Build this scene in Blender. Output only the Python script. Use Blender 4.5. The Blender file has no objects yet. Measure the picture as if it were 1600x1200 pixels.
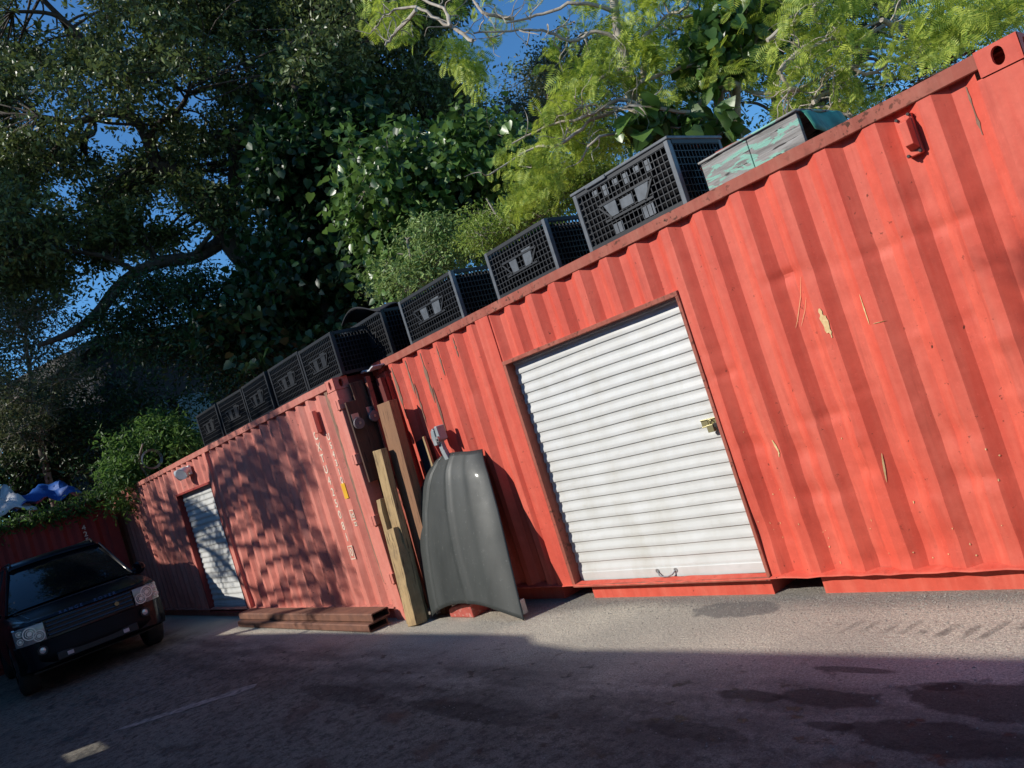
import bpy, bmesh, math, random
import numpy as np
from math import radians as rad, sin, cos, pi, atan2, sqrt, tan
from mathutils import Vector, Matrix

random.seed(7)
C = bpy.context.scene.collection
scene = bpy.context.scene

# ------------------------------------------------------------------ camera
CAM = np.array([6.9654, -4.1613, 1.6192])
FPX = 1212.03
YAW, PITCH, ROLL = -0.8669, 0.0380, -0.3081
_f = np.array([sin(YAW)*cos(PITCH), cos(YAW)*cos(PITCH), sin(PITCH)])
_r0 = np.array([cos(YAW), -sin(YAW), 0.0]); _u0 = np.cross(_r0, _f)
_r = cos(ROLL)*_r0 + sin(ROLL)*_u0
_u = -sin(ROLL)*_r0 + cos(ROLL)*_u0
cd = bpy.data.cameras.new('camera'); cam = bpy.data.objects.new('camera', cd); C.objects.link(cam)
cd.sensor_fit = 'HORIZONTAL'; cd.sensor_width = 36.0; cd.lens = FPX/1600*36
cd.clip_start = 0.05; cd.clip_end = 2000
M = Matrix.Identity(4)
for i in range(3):
    M[i][0] = _r[i]; M[i][1] = _u[i]; M[i][2] = -_f[i]; M[i][3] = CAM[i]
cam.matrix_world = M
scene.camera = cam

def ray(px, py): return _f + _r*(px-800)/FPX + _u*(600-py)/FPX
def at(px, py, d): return CAM + ray(px, py)*d            # survey helper: a sighting and a distance give a place

# ------------------------------------------------------------------ light
SUN_EL, SUN_AZ = rad(33), rad(28)
SD = np.array([-sin(SUN_AZ)*cos(SUN_EL), -cos(SUN_AZ)*cos(SUN_EL), sin(SUN_EL)])   # towards the sun
sl = bpy.data.lights.new('sun', 'SUN'); so = bpy.data.objects.new('sun', sl); C.objects.link(so)
sl.energy = 5.0; sl.angle = rad(0.5); sl.color = (1.0, 0.95, 0.86)
so.rotation_euler = Vector(SD).to_track_quat('Z', 'Y').to_euler()
so.location = (0, -20, 20)
w = bpy.data.worlds.new('World'); scene.world = w; w.use_nodes = True
nt = w.node_tree; nt.nodes.clear()
sky = nt.nodes.new('ShaderNodeTexSky'); sky.sky_type = 'NISHITA'; sky.sun_disc = False
sky.sun_elevation = SUN_EL; sky.sun_rotation = atan2(SD[0], SD[1]); sky.air_density = 1.0; sky.dust_density = 0.1; sky.ozone_density = 2.0
bg = nt.nodes.new('ShaderNodeBackground'); bg.inputs[1].default_value = 0.06
wo = nt.nodes.new('ShaderNodeOutputWorld')
tn = nt.nodes.new('ShaderNodeMix'); tn.data_type = 'RGBA'; tn.blend_type = 'MULTIPLY'; tn.inputs[0].default_value = 1; tn.inputs[7].default_value = (.95, 1.78, 2.42, 1)
nt.links.new(sky.outputs[0], tn.inputs[6]); nt.links.new(tn.outputs[2], bg.inputs[0]); nt.links.new(bg.outputs[0], wo.inputs[0])
scene.view_settings.view_transform = 'Standard'; scene.view_settings.look = 'None'
scene.view_settings.exposure = 0.05; scene.view_settings.gamma = 1
scene.render.engine = 'CYCLES'
scene.cycles.max_bounces = 6; scene.cycles.diffuse_bounces = 3; scene.cycles.transmission_bounces = 4

# ------------------------------------------------------------------ object helpers
def link(o, parent=None):
    C.objects.link(o)
    if parent is not None: o.parent = parent
    return o
def thing(name, label, cat, loc=(0, 0, 0), rz=0, group=None):
    o = bpy.data.objects.new(name, None); link(o); o.location = loc; o.rotation_euler = (0, 0, rz)
    o.empty_display_size = 0.2
    return tag(o, label, cat, group)
def tag(o, label, cat, group=None, kind=None):
    if label: o['label'] = label
    if cat: o['category'] = cat
    if group: o['group'] = group
    if kind: o['kind'] = kind
    return o
def dup(root, loc, rz, label, group=None):
    r = root.copy(); C.objects.link(r); r.location = loc; r.rotation_euler = (0, 0, rz); r['label'] = label
    if group: r['group'] = group
    for ch in list(root.children):
        c = ch.copy(); C.objects.link(c); c.parent = r
        for g in ch.children:
            d = g.copy(); C.objects.link(d); d.parent = c
    return r

class MB:
    def __init__(s): s.v = []; s.f = []
    def add(s, vs, fs):
        n = len(s.v); s.v += [tuple(map(float, p)) for p in vs]; s.f += [tuple(i+n for i in f) for f in fs]; return s
    def box(s, x0, x1, y0, y1, z0, z1, T=None):
        vs = [(x, y, z) for z in (z0, z1) for y in (y0, y1) for x in (x0, x1)]
        if T is not None: vs = [tuple(T @ Vector(p)) for p in vs]
        return s.add(vs, [(0, 2, 3, 1), (4, 5, 7, 6), (0, 1, 5, 4), (2, 6, 7, 3), (0, 4, 6, 2), (1, 3, 7, 5)])
    def beam(s, a, b, w, h, up=(0, 0, 1), jit=0):
        a = Vector(a); b = Vector(b); d = (b-a).normalized(); u = Vector(up); sx = d.cross(u).normalized(); u = sx.cross(d)
        vs = []
        for p in (a, b):
            for i, j in ((-1, -1), (1, -1), (1, 1), (-1, 1)):
                vs.append(p + sx*(i*w/2) + u*(j*h/2) + Vector((random.uniform(-jit, jit), random.uniform(-jit, jit), random.uniform(-jit, jit))))
        return s.add(vs, [(3, 2, 1, 0), (4, 5, 6, 7), (0, 1, 5, 4), (1, 2, 6, 5), (2, 3, 7, 6), (3, 0, 4, 7)])
    def tube(s, pts, rr, n=8, cap=True):
        pts = [Vector(p) for p in pts]; m = len(pts)
        if not hasattr(rr, '__len__'): rr = [rr]*m
        vs = []; fs = []; ref = None
        for i, p in enumerate(pts):
            d = (pts[min(i+1, m-1)] - pts[max(i-1, 0)])
            d = d.normalized() if d.length > 1e-9 else Vector((0, 0, 1))
            if ref is None: ref = Vector((1, 0, 0)) if abs(d.x) < .9 else Vector((0, 1, 0))
            a = (ref - d*ref.dot(d)).normalized(); b = d.cross(a); ref = a
            for k in range(n):
                t = 2*pi*k/n; vs.append(p + (a*cos(t)+b*sin(t))*rr[i])
        for i in range(m-1):
            for k in range(n):
                fs.append((i*n+k, i*n+(k+1) % n, (i+1)*n+(k+1) % n, (i+1)*n+k))
        if cap: fs.append(tuple(range(n-1, -1, -1))); fs.append(tuple((m-1)*n+k for k in range(n)))
        return s.add(vs, fs)
    def prism(s, poly, a, b, axis='y'):
        """poly: 2D outline, extruded from a to b along axis"""
        n = len(poly); vs = []
        for t in (a, b):
            for p, q in poly:
                vs.append((p, t, q) if axis == 'y' else (t, p, q) if axis == 'x' else (p, q, t))
        fs = [(i, (i+1) % n, n+(i+1) % n, n+i) for i in range(n)] + [tuple(range(n-1, -1, -1)), tuple(range(n, 2*n))]
        return s.add(vs, fs)
    def disc_ring(s, c, r0, r1, y, n=20, axis='x'):
        vs = []; fs = []
        for k in range(n):
            t = 2*pi*k/n
            for r in (r0, r1): vs.append((y, c[0]+r*cos(t), c[1]+r*sin(t)) if axis == 'x' else (c[0]+r*cos(t), y, c[1]+r*sin(t)))
        for k in range(n): a = 2*k; b = 2*((k+1) % n); fs.append((a, b, b+1, a+1))
        return s.add(vs, fs)
    def build(s, name, mat, parent=None, smooth=None, bevel=0, solid=0):
        me = bpy.data.meshes.new(name); me.from_pydata(s.v, [], s.f); me.update()
        bm = bmesh.new(); bm.from_mesh(me); bmesh.ops.recalc_face_normals(bm, faces=bm.faces); bm.to_mesh(me); bm.free()
        me.materials.append(mat); o = bpy.data.objects.new(name, me); link(o, parent)
        if smooth is not None: me.shade_smooth(); me.set_sharp_from_angle(angle=rad(smooth))
        if solid: mo = o.modifiers.new('solid', 'SOLIDIFY'); mo.thickness = solid; mo.offset = 0
        if bevel: mo = o.modifiers.new('bevel', 'BEVEL'); mo.width = bevel; mo.segments = 2; mo.limit_method = 'ANGLE'; mo.angle_limit = rad(40)
        return o

def each(name, mat, parent, mbs, **kw):
    return [m_.build(name, mat, parent, **kw) for m_ in mbs]
def grid_mesh(P, keep=None):
    """P: array [i][j] of points -> MB"""
    mb = MB(); ni = len(P); nj = len(P[0])
    fs = []
    for i in range(ni-1):
        for j in range(nj-1):
            if keep is None or keep(i, j): fs.append((i*nj+j, (i+1)*nj+j, (i+1)*nj+j+1, i*nj+j+1))
    mb.add([p for row in P for p in row], fs); return mb

# ------------------------------------------------------------------ materials
def newmat(name):
    m = bpy.data.materials.new(name); m.use_nodes = True; n = m.node_tree.nodes; n.clear()
    out = n.new('ShaderNodeOutputMaterial'); b = n.new('ShaderNodeBsdfPrincipled')
    m.node_tree.links.new(b.outputs[0], out.inputs[0]); return m, m.node_tree, b, out
def tc(t, scale=(1, 1, 1), rot=(0, 0, 0), loc=(0, 0, 0)):
    a = t.nodes.new('ShaderNodeTexCoord'); mp = t.nodes.new('ShaderNodeMapping')
    mp.inputs['Scale'].default_value = scale; mp.inputs['Rotation'].default_value = rot; mp.inputs['Location'].default_value = loc
    t.links.new(a.outputs['Object'], mp.inputs[0]); return mp.outputs[0]
def noise(t, vec, s, det=4, ro=.55, dist=0):
    n = t.nodes.new('ShaderNodeTexNoise'); n.inputs['Scale'].default_value = s; n.inputs['Detail'].default_value = det
    n.inputs['Roughness'].default_value = ro; n.inputs['Distortion'].default_value = dist
    t.links.new(vec, n.inputs['Vector']); return n.outputs[0]
def ramp(t, fac, a, b, c0=(0, 0, 0, 1), c1=(1, 1, 1, 1)):
    r = t.nodes.new('ShaderNodeValToRGB'); r.color_ramp.elements[0].position = a; r.color_ramp.elements[1].position = b
    r.color_ramp.elements[0].color = c0; r.color_ramp.elements[1].color = c1
    t.links.new(fac, r.inputs[0]); return r.outputs[0]
def mixc(t, fac, c1, c2, mode='MIX'):
    m = t.nodes.new('ShaderNodeMix'); m.data_type = 'RGBA'; m.blend_type = mode
    for s, v in ((0, fac), (6, c1), (7, c2)):
        if isinstance(v, (int, float)): m.inputs[s].default_value = v
        elif isinstance(v, tuple): m.inputs[s].default_value = v if len(v) == 4 else v+(1,)
        else: t.links.new(v, m.inputs[s])
    return m.outputs[2]
def mth(t, op, a, b=None):
    m = t.nodes.new('ShaderNodeMath'); m.operation = op
    for i, v in enumerate((a, b)):
        if v is None: continue
        if isinstance(v, (int, float)): m.inputs[i].default_value = v
        else: t.links.new(v, m.inputs[i])
    return m.outputs[0]
def bump(t, b, h, strength, dist=.01):
    n = t.nodes.new('ShaderNodeBump'); n.inputs['Strength'].default_value = strength; n.inputs['Distance'].default_value = dist
    t.links.new(h, n.inputs['Height']); t.links.new(n.outputs[0], b.inputs['Normal'])
def simple(name, c1, c2=None, scale=8, rough=.6, metal=0, bmp=0, bs=60, spec=.5, st=(1, 1, 1), coat=0):
    m, t, b, o = newmat(name); v = tc(t, st)
    c2 = c2 or tuple(x*.7 for x in c1)
    t.links.new(mixc(t, ramp(t, noise(t, v, scale), .35, .65), c1, c2), b.inputs['Base Color'])
    b.inputs['Roughness'].default_value = rough; b.inputs['Metallic'].default_value = metal
    b.inputs['Specular IOR Level'].default_value = spec
    if coat: b.inputs['Coat Weight'].default_value = coat; b.inputs['Coat Roughness'].default_value = .06
    if bmp: bump(t, b, noise(t, v, bs), bmp)
    return m
def paint(name, base, dark, rust=(.05, .02, .012), rust_lo=.66, fade=None, rough=.5, scratch=True):
    m, t, b, o = newmat(name); v = tc(t); vs = tc(t, (9, 9, .6)); 
    col = mixc(t, ramp(t, noise(t, v, 1.6, 5), .35, .7), base, dark)
    if fade: col = mixc(t, mth(t, 'MULTIPLY', ramp(t, noise(t, vs, 1.2, 5, .6), .42, .68), .55), col, fade)
    st = mth(t, 'MULTIPLY', ramp(t, noise(t, vs, 2.2, 6, .65), .56, .76), .5)
    col = mixc(t, st, col, tuple(x*.62 for x in dark))
    rs = ramp(t, noise(t, v, 26, 6, .62), rust_lo, rust_lo+.05)
    rs2 = ramp(t, noise(t, tc(t, (1, 1, .8), loc=(3, 1, 7)), 2.3, 3), .45, .66)
    rfac = mth(t, 'MULTIPLY', rs, rs2)
    col = mixc(t, rfac, col, rust)
    col = mixc(t, mth(t, 'MULTIPLY', ramp(t, noise(t, v, 11, 6, .7), .42, .70), .35), col, tuple(x*.72 for x in dark))
    col = mixc(t, mth(t, 'MULTIPLY', ramp(t, noise(t, v, 55, 3, .7), .60, .72), .35), col, tuple(min(1, x*1.15+.03) for x in base))
    t.links.new(col, b.inputs['Base Color'])
    rr = mixc(t, rfac, (rough,)*3, (.9,)*3); t.links.new(rr, b.inputs['Roughness'])
    b.inputs['Specular IOR Level'].default_value = .35
    h = mth(t, 'ADD', mth(t, 'MULTIPLY', noise(t, v, 3.2, 3), 1.0), mth(t, 'MULTIPLY', noise(t, v, 90, 2), .03))
    bump(t, b, h, .35, .02)
    return m
def leafmat(name, c1, c2, rough=.45, trans=.35, tcol=None, spec=.28):
    m, t, b, out = newmat(name)
    g = t.nodes.new('ShaderNodeNewGeometry')
    col = mixc(t, ramp(t, g.outputs['Random Per Island'], 0, 1), c1, c2)
    t.links.new(col, b.inputs['Base Color']); b.inputs['Roughness'].default_value = rough
    b.inputs['Specular IOR Level'].default_value = spec
    tr = t.nodes.new('ShaderNodeBsdfTranslucent'); 
    t.links.new(mixc(t, .5, col, tcol or tuple(min(1, x*1.6) for x in c2)), tr.inputs[0])
    mx = t.nodes.new('ShaderNodeMixShader'); mx.inputs[0].default_value = trans
    t.links.new(b.outputs[0], mx.inputs[1]); t.links.new(tr.outputs[0], mx.inputs[2]); t.links.new(mx.outputs[0], out.inputs[0])
    return m
def woodmat(name, c1, c2, c3, rough=.8, stretch=(22, 22, 1.6)):
    m, t, b, o = newmat(name); v = tc(t, stretch); v2 = tc(t)
    g = noise(t, v, 1.5, 6, .65, .6)
    col = mixc(t, ramp(t, g, .3, .7), c1, c2)
    col = mixc(t, ramp(t, noise(t, v2, 5, 5), .48, .72), col, c3)
    crack = ramp(t, noise(t, tc(t, tuple(s*2 for s in stretch)), 1.5, 3, .5, .3), .60, .66)
    col = mixc(t, mth(t, 'MULTIPLY', crack, .75), col, tuple(x*.25 for x in c3))
    t.links.new(col, b.inputs['Base Color']); b.inputs['Roughness'].default_value = rough
    bump(t, b, g, .6, .008); return m

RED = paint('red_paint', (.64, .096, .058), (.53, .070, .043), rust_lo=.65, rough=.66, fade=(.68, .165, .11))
FADED = paint('faded_red_paint', (.64, .205, .155), (.55, .155, .115), rust=(.10, .05, .035), rust_lo=.62, fade=(.68, .30, .235), rough=.65)
RAIL = paint('weathered_rail_paint', (.36, .085, .055), (.27, .07, .045), rust=(.06, .03, .02), rust_lo=.55, fade=(.42, .16, .11), rough=.75)
FRAIL = paint('faded_rail_paint', (.52, .17, .13), (.40, .12, .09), rust=(.12, .06, .04), rust_lo=.54, fade=(.58, .26, .2), rough=.75)
DARKRED = paint('dull_shaded_red_paint', (.30, .035, .028), (.24, .03, .024), rust_lo=.62, rough=.7)  # faded paint darkened: the far container's shade is in the colour
DOORRED = paint('shaded_door_paint', (.16, .024, .02), (.12, .02, .017), rust_lo=.58, rough=.6)  # door-end red darkened to stand in for the shade there
m, t, b, o = newmat('grimy_white_shutter'); v = tc(t)
col = mixc(t, ramp(t, noise(t, v, 4, 5), .35, .65), (.58, .585, .575), (.52, .52, .50))
col = mixc(t, mth(t, 'MULTIPLY', ramp(t, noise(t, tc(t, (3, 1, .7)), 1.4, 7, .68), .50, .72), .42), col, (.42, .40, .34))
col = mixc(t, mth(t, 'MULTIPLY', ramp(t, noise(t, tc(t, (1.2, 1, 6)), 5, 6, .7), .58, .72), .30), col, (.36, .33, .27))
t.links.new(col, b.inputs['Base Color']); b.inputs['Roughness'].default_value = .45; b.inputs['Specular IOR Level'].default_value = .4
SHUT = m
WHITE = simple('white_shutter_paint', (.66, .665, .655), (.56, .56, .53), scale=4, rough=.42, st=(1, 1, 2.5))
STEEL = simple('galvanised_steel', (.42, .42, .42), (.28, .28, .28), rough=.4, metal=.7)
DKSTEEL = simple('dark_steel', (.05, .045, .04), (.03, .026, .024), rough=.6, metal=.4)
ZINC = simple('yellow_zinc', (.55, .48, .25), (.40, .36, .2), rough=.35, metal=.7)
YELLOW = simple('yellow_plate', (.75, .42, .03), (.68, .36, .02), rough=.5)
PAINTW = simple('worn_white_letter_paint', (.78, .70, .56), (.62, .42, .32), scale=40, rough=.7)
SCRAPE = simple('yellow_primer_scrape', (.72, .52, .26), (.60, .40, .18), scale=60, rough=.7)
PLASTIC = simple('black_plastic', (.016, .017, .02), (.010, .011, .013), rough=.45, spec=.4)
PLASTICD = simple('shade_black_plastic', (.005, .005, .006), (.004, .004, .005), rough=.9, spec=.15)
PLASTICG = simple('grey_scuffed_plastic', (.13, .14, .15), (.08, .085, .09), scale=12, rough=.35)
RUSTSTEEL = simple('rust_brown_steel', (.20, .085, .05), (.13, .055, .035), scale=9, rough=.75, bmp=.2)
WOODGREY = woodmat('weathered_timber', (.45, .31, .15), (.31, .205, .095), (.20, .13, .065))
WOODBROWN = woodmat('brown_timber', (.27, .135, .068), (.20, .095, .046), (.22, .11, .055))
WOODDARK = woodmat('dark_board', (.10, .045, .025), (.07, .03, .02), (.05, .025, .016))
HOODM = None
RUBBER = simple('rubber', (.02, .02, .02), (.03, .03, .03), rough=.8)
CARPAINT = simple('car_paint', (.002, .003, .009), (.0015, .0025, .007), scale=3, rough=.3, spec=.22, coat=.22)
BUMPER = simple('dull_black_bumper', (.004, .0045, .007), (.003, .0035, .005), rough=.5, spec=.15)
GLASS = simple('tinted_glass', (.004, .005, .007), (.006, .007, .009), scale=2, rough=.04, spec=.6)
CHROME = simple('chrome', (.7, .7, .7), (.6, .6, .6), rough=.12, metal=1)
LAMPGLASS = simple('lamp_lens', (.34, .33, .32), (.22, .215, .21), rough=.12, spec=.7)
LAMPRING = simple('lamp_ring', (.75, .73, .70), (.62, .60, .58), rough=.22, metal=.3)
BARK = simple('dark_bark', (.075, .055, .04), (.03, .023, .018), scale=14, rough=.9, bmp=.8, bs=30, st=(1, 1, .35))
PALEBARK = simple('pale_bark', (.46, .40, .32), (.28, .23, .18), scale=11, rough=.85, bmp=.5, bs=30)
TWIG = simple('grey_twig', (.30, .26, .21), (.18, .15, .12), rough=.9)
TARP = simple('blue_tarp', (.01, .07, .30), (.012, .09, .36), rough=.45, bmp=.5, bs=9)
SHEET = simple('white_sheeting', (.62, .63, .66), (.45, .46, .5), rough=.5, bmp=.6, bs=7)
CONC = simple('shade_wall_render', (.33, .31, .29), (.25, .24, .22), rough=.9, bmp=.3)
SHED = simple('dark_blue_cladding', (.012, .016, .028), (.009, .012, .02), rough=.7, st=(4, 4, .3))  # dark navy, also near black to stand in for deep shade
CLOTH = simple('black_cloth', (.012, .012, .016), (.02, .02, .024), rough=.9)
LITTER = simple('leaf_litter', (.09, .06, .035), (.04, .028, .018), scale=30, rough=1, bmp=1, bs=60)

# ground: asphalt with gravel, tyre tracks, oil and water stains, plus painted yard shade
m, t, b, o = newmat('asphalt'); v = tc(t)
fine = mth(t, 'ADD', mth(t, 'MULTIPLY', noise(t, v, 75, 4, .8), .6), mth(t, 'MULTIPLY', noise(t, v, 190, 2, .8), .4)); mid = noise(t, v, 19, 6, .72); big = noise(t, v, .9, 4)
col = mixc(t, ramp(t, fine, .40, .60), (.26, .236, .19), (.95, .86, .70))
col = mixc(t, mth(t, 'MULTIPLY', ramp(t, mid, .40, .68), .6), col, (.50, .45, .37))
col = mixc(t, mth(t, 'MULTIPLY', ramp(t, big, .40, .62), .3), col, (.20, .185, .175))
def ybar(y0, y1, soft):      # a band along the yard: 1 between y0 and y1
    sx = t.nodes.new('ShaderNodeSeparateXYZ'); t.links.new(v, sx.inputs[0])
    wob = mth(t, 'MULTIPLY', mth(t, 'SUBTRACT', noise(t, v, .8, 3), .5), .5)
    y = mth(t, 'ADD', sx.outputs[1], wob)
    a = t.nodes.new('ShaderNodeMapRange'); t.links.new(y, a.inputs[0]); a.inputs[1].default_value = y0-soft; a.inputs[2].default_value = y0+soft
    c = t.nodes.new('ShaderNodeMapRange'); t.links.new(y, c.inputs[0]); c.inputs[1].default_value = y1+soft; c.inputs[2].default_value = y1-soft
    return mth(t, 'MULTIPLY', a.outputs[0], c.outputs[0])
yard_shade = ybar(-40, -1.3, .5)  # darker yard, paler strip by the wall: shade painted into the colour
col = mixc(t, mth(t, 'MULTIPLY', yard_shade, .62), col, mixc(t, ramp(t, noise(t, v, 5, 9, .78), .41, .60), mixc(t, ramp(t, fine, .40, .62), (.014, .012, .009), (.048, .042, .031)), mixc(t, ramp(t, fine, .40, .62), (.028, .026, .019), (.13, .117, .088))))
col = mixc(t, mth(t, 'MULTIPLY', mth(t, 'MULTIPLY', yard_shade, ramp(t, noise(t, v, 13, 7, .75), .47, .60)), .6), col, (.020, .018, .015))
track = mth(t, 'MULTIPLY', ybar(-1.9, -1.1, .15), ramp(t, noise(t, tc(t, (1, 4, 1)), 1.3, 4), .36, .6))
col = mixc(t, mth(t, 'MULTIPLY', track, .55), col, (.055, .048, .046))
grit = mth(t, 'MULTIPLY', ybar(-.14, .3, .08), .6)
col = mixc(t, grit, col, mixc(t, ramp(t, noise(t, v, 70, 4, .7), .4, .6), (.10, .095, .09), (.27, .25, .23)))
wave = t.nodes.new('ShaderNodeTexWave'); wave.inputs['Scale'].default_value = 3.6; wave.inputs['Distortion'].default_value = 4; wave.inputs['Detail'].default_value = 2
t.links.new(tc(t, (1, .35, 1), rot=(0, 0, .5)), wave.inputs[0])
sxx = t.nodes.new('ShaderNodeSeparateXYZ'); t.links.new(v, sxx.inputs[0])
xr = t.nodes.new('ShaderNodeMapRange'); t.links.new(sxx.outputs[0], xr.inputs[0]); xr.inputs[1].default_value = 4.3; xr.inputs[2].default_value = 4.9
tread = mth(t, 'MULTIPLY', mth(t, 'MULTIPLY', mth(t, 'MULTIPLY', ybar(-.50, -.34, .02), xr.outputs[0]), ramp(t, noise(t, v, 9, 4), .38, .6)), ramp(t, wave.outputs[1], .45, .7))
col = mixc(t, mth(t, 'MULTIPLY', tread, .6), col, (.07, .066, .062))
spots = mth(t, 'MULTIPLY', ramp(t, noise(t, tc(t, (1, 1.6, 1)), 5.5, 6, .6), .60, .65), ybar(-3.2, -1.0, .25))
col = mixc(t, mth(t, 'MULTIPLY', spots, .85), col, (.014, .0135, .013))
wet = mth(t, 'MULTIPLY', ramp(t, noise(t, tc(t, (1, 1.3, 1), loc=(4, 2, 0)), 1.7, 7, .68), .54, .62), ybar(-4.5, -1.55, .3))
col = mixc(t, mth(t, 'MULTIPLY', wet, .65), col, (.022, .021, .020))
def blob(cx, cy, rx, ry):
    sx = t.nodes.new('ShaderNodeMapping'); sx.inputs['Location'].default_value = (-cx/rx, -cy/ry, 0); sx.inputs['Scale'].default_value = (1/rx, 1/ry, 0)
    t.links.new(tc(t), sx.inputs[0]); l = t.nodes.new('ShaderNodeVectorMath'); l.operation = 'LENGTH'; t.links.new(sx.outputs[0], l.inputs[0])
    d = mth(t, 'ADD', l.outputs['Value'], mth(t, 'MULTIPLY', mth(t, 'SUBTRACT', noise(t, v, 7, 4), .5), 1.1))
    return ramp(t, d, .80, 1.0, (1, 1, 1, 1), (0, 0, 0, 1))
puddle = blob(3.72, -.20, .36, .14)
col = mixc(t, mth(t, 'MULTIPLY', puddle, .75), col, (.15, .145, .138))
for cx, cy, rx, ry, fa in ((5.62, -1.10, .50, .17, .75), (5.45, -1.42, .42, .13, .7), (4.88, -1.20, .26, .09, .65), (4.50, -1.24, .20, .06, .65), (4.86, -.92, .22, .035, .6), (5.30, -1.02, .10, .04, .6), (4.40, -1.60, .34, .08, .55), (2.8, -1.75, .7, .10, .5), (1.2, -1.8, .8, .12, .45), (5.0, -1.42, .12, .04, .6)):
    col = mixc(t, mth(t, 'MULTIPLY', blob(cx, cy, rx, ry), fa), col, (.016, .015, .0145))
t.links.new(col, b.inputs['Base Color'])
rr = mixc(t, mth(t, 'MAXIMUM', wet, spots), (.92,)*3, (.55,)*3); t.links.new(rr, b.inputs['Roughness'])
b.inputs['Specular IOR Level'].default_value = .3
h = mth(t, 'ADD', fine, mth(t, 'MULTIPLY', mid, 1.2)); bump(t, b, h, 1.0, .02)
ASPHALT = m

PALESTRIP = simple('pale_strip_colour', (.36, .33, .28), (.13, .118, .10), scale=16, rough=.95)
# car bonnet: dusty dark grey green paint
m, t, b, o = newmat('dusty_bonnet_paint'); v = tc(t)
col = mixc(t, ramp(t, noise(t, tc(t, (3, 3, .5)), 1.5, 5), .35, .7), (.028, .032, .031), (.045, .050, .048))
dust = ramp(t, noise(t, v, 30, 6, .75), .60, .74); col = mixc(t, mth(t, 'MULTIPLY', dust, .5), col, (.22, .22, .21))
t.links.new(col, b.inputs['Base Color']); b.inputs['Specular IOR Level'].default_value = .35
t.links.new(ramp(t, noise(t, v, 4, 5), .3, .7, (.46,)*3+(1,), (.60,)*3+(1,)), b.inputs['Roughness'])
b.inputs['Coat Weight'].default_value = .06; b.inputs['Coat Roughness'].default_value = .12
HOODM = m

# peeling turquoise timber
m, t, b, o = newmat('peeling_turquoise_timber'); v = tc(t, (1.2, 8, 14))
g = noise(t, v, 2.4, 6, .65, .5)
col = mixc(t, ramp(t, g, .3, .7), (.36, .35, .33), (.13, .12, .11))
col = mixc(t, ramp(t, noise(t, v, 3.5, 3), .60, .64), col, (.035, .03, .028))
pe = ramp(t, noise(t, tc(t, (3, 5, 10), loc=(2, 0, 1)), 1.6, 6, .6, .8), .545, .565)
col = mixc(t, pe, col, (.22, .43, .34)); t.links.new(col, b.inputs['Base Color']); b.inputs['Roughness'].default_value = .85
bump(t, b, g, .8, .01); PEEL = m
TURQ = simple('turquoise_sheet', (.07, .34, .24), (.03, .14, .10), scale=9, rough=.6, bmp=.6, bs=8)

# ------------------------------------------------------------------ ground
g = MB(); n = 40
g.add([(-300, -300, 0), (300, -300, 0), (300, 300, 0), (-300, 300, 0)], [(0, 1, 2, 3)])
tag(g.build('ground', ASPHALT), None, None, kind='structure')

mb = MB(); rn = random.Random(13); n = 16; vs = []
for k in range(n+1):
    u = k/n; x = -1.20+.86*u; y = -2.93+1.02*u; w_ = .085*(1+rn.uniform(-.35, .2))*min(1, .25+u*3)
    vs += [(x-w_*.77, y+w_*.64, .004), (x+w_*.77, y-w_*.64, .004)]
mb.add(vs, [(2*i, 2*i+1, 2*i+3, 2*i+2) for i in range(n)]); tag(mb.build('pale_strip', PALESTRIP), None, None, kind='structure')  # pale strip laid on the asphalt
# loose grit swept up against the containers
GRIT = simple('grit_stone', (.36, .335, .29), (.16, .15, .13), scale=90, rough=.95)
mb = MB(); rn = random.Random(21)
for i in range(9000):
    y = -abs(rn.gauss(0, .16))-.0 if i % 3 else rn.uniform(-3.0, .0)
    x = rn.uniform(-3.5, 6.4); r_ = rn.uniform(.0025, .007)*(1.4 if rn.random() < .06 else 1); a = rn.uniform(0, 6.28)
    if y > -.45 and x < .0: y -= .45
    pts = [(x+r_*cos(a+k*2.09)*rn.uniform(.7, 1.2), y+r_*sin(a+k*2.09)*rn.uniform(.7, 1.2), .0005) for k in range(3)]
    mb.add(pts+[(x+rn.uniform(-.3, .3)*r_, y+rn.uniform(-.3, .3)*r_, r_*rn.uniform(.5, 1.0))], [(0, 1, 3), (1, 2, 3), (2, 0, 3)])
tag(mb.build('gravel', GRIT), 'loose grit swept along the foot of the red containers', 'gravel', kind='stuff')

# ------------------------------------------------------------------ lettering
def text(name, s, size, mat, parent, T, ext=.002, spacing=1.0, bold=.002):
    cu = bpy.data.curves.new(name, 'FONT'); cu.body = s; cu.size = size; cu.extrude = ext; cu.offset = bold; cu.space_character = spacing
    cu.align_x = 'CENTER'; cu.align_y = 'CENTER'
    tmp = bpy.data.objects.new(name, cu); C.objects.link(tmp)
    dg = bpy.context.evaluated_depsgraph_get(); dg.update()
    me = bpy.data.meshes.new_from_object(tmp.evaluated_get(dg)); bpy.data.objects.remove(tmp)
    me.transform(T); me.materials.clear(); me.materials.append(mat)
    o = bpy.data.objects.new(name, me); link(o, parent); return o
def facing_minus_y(x, y, z, roll=0):      # text plane read from -Y
    return Matrix.Translation((x, y, z)) @ Matrix.Rotation(rad(90), 4, 'X') @ Matrix.Rotation(roll, 4, 'Z')

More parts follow.
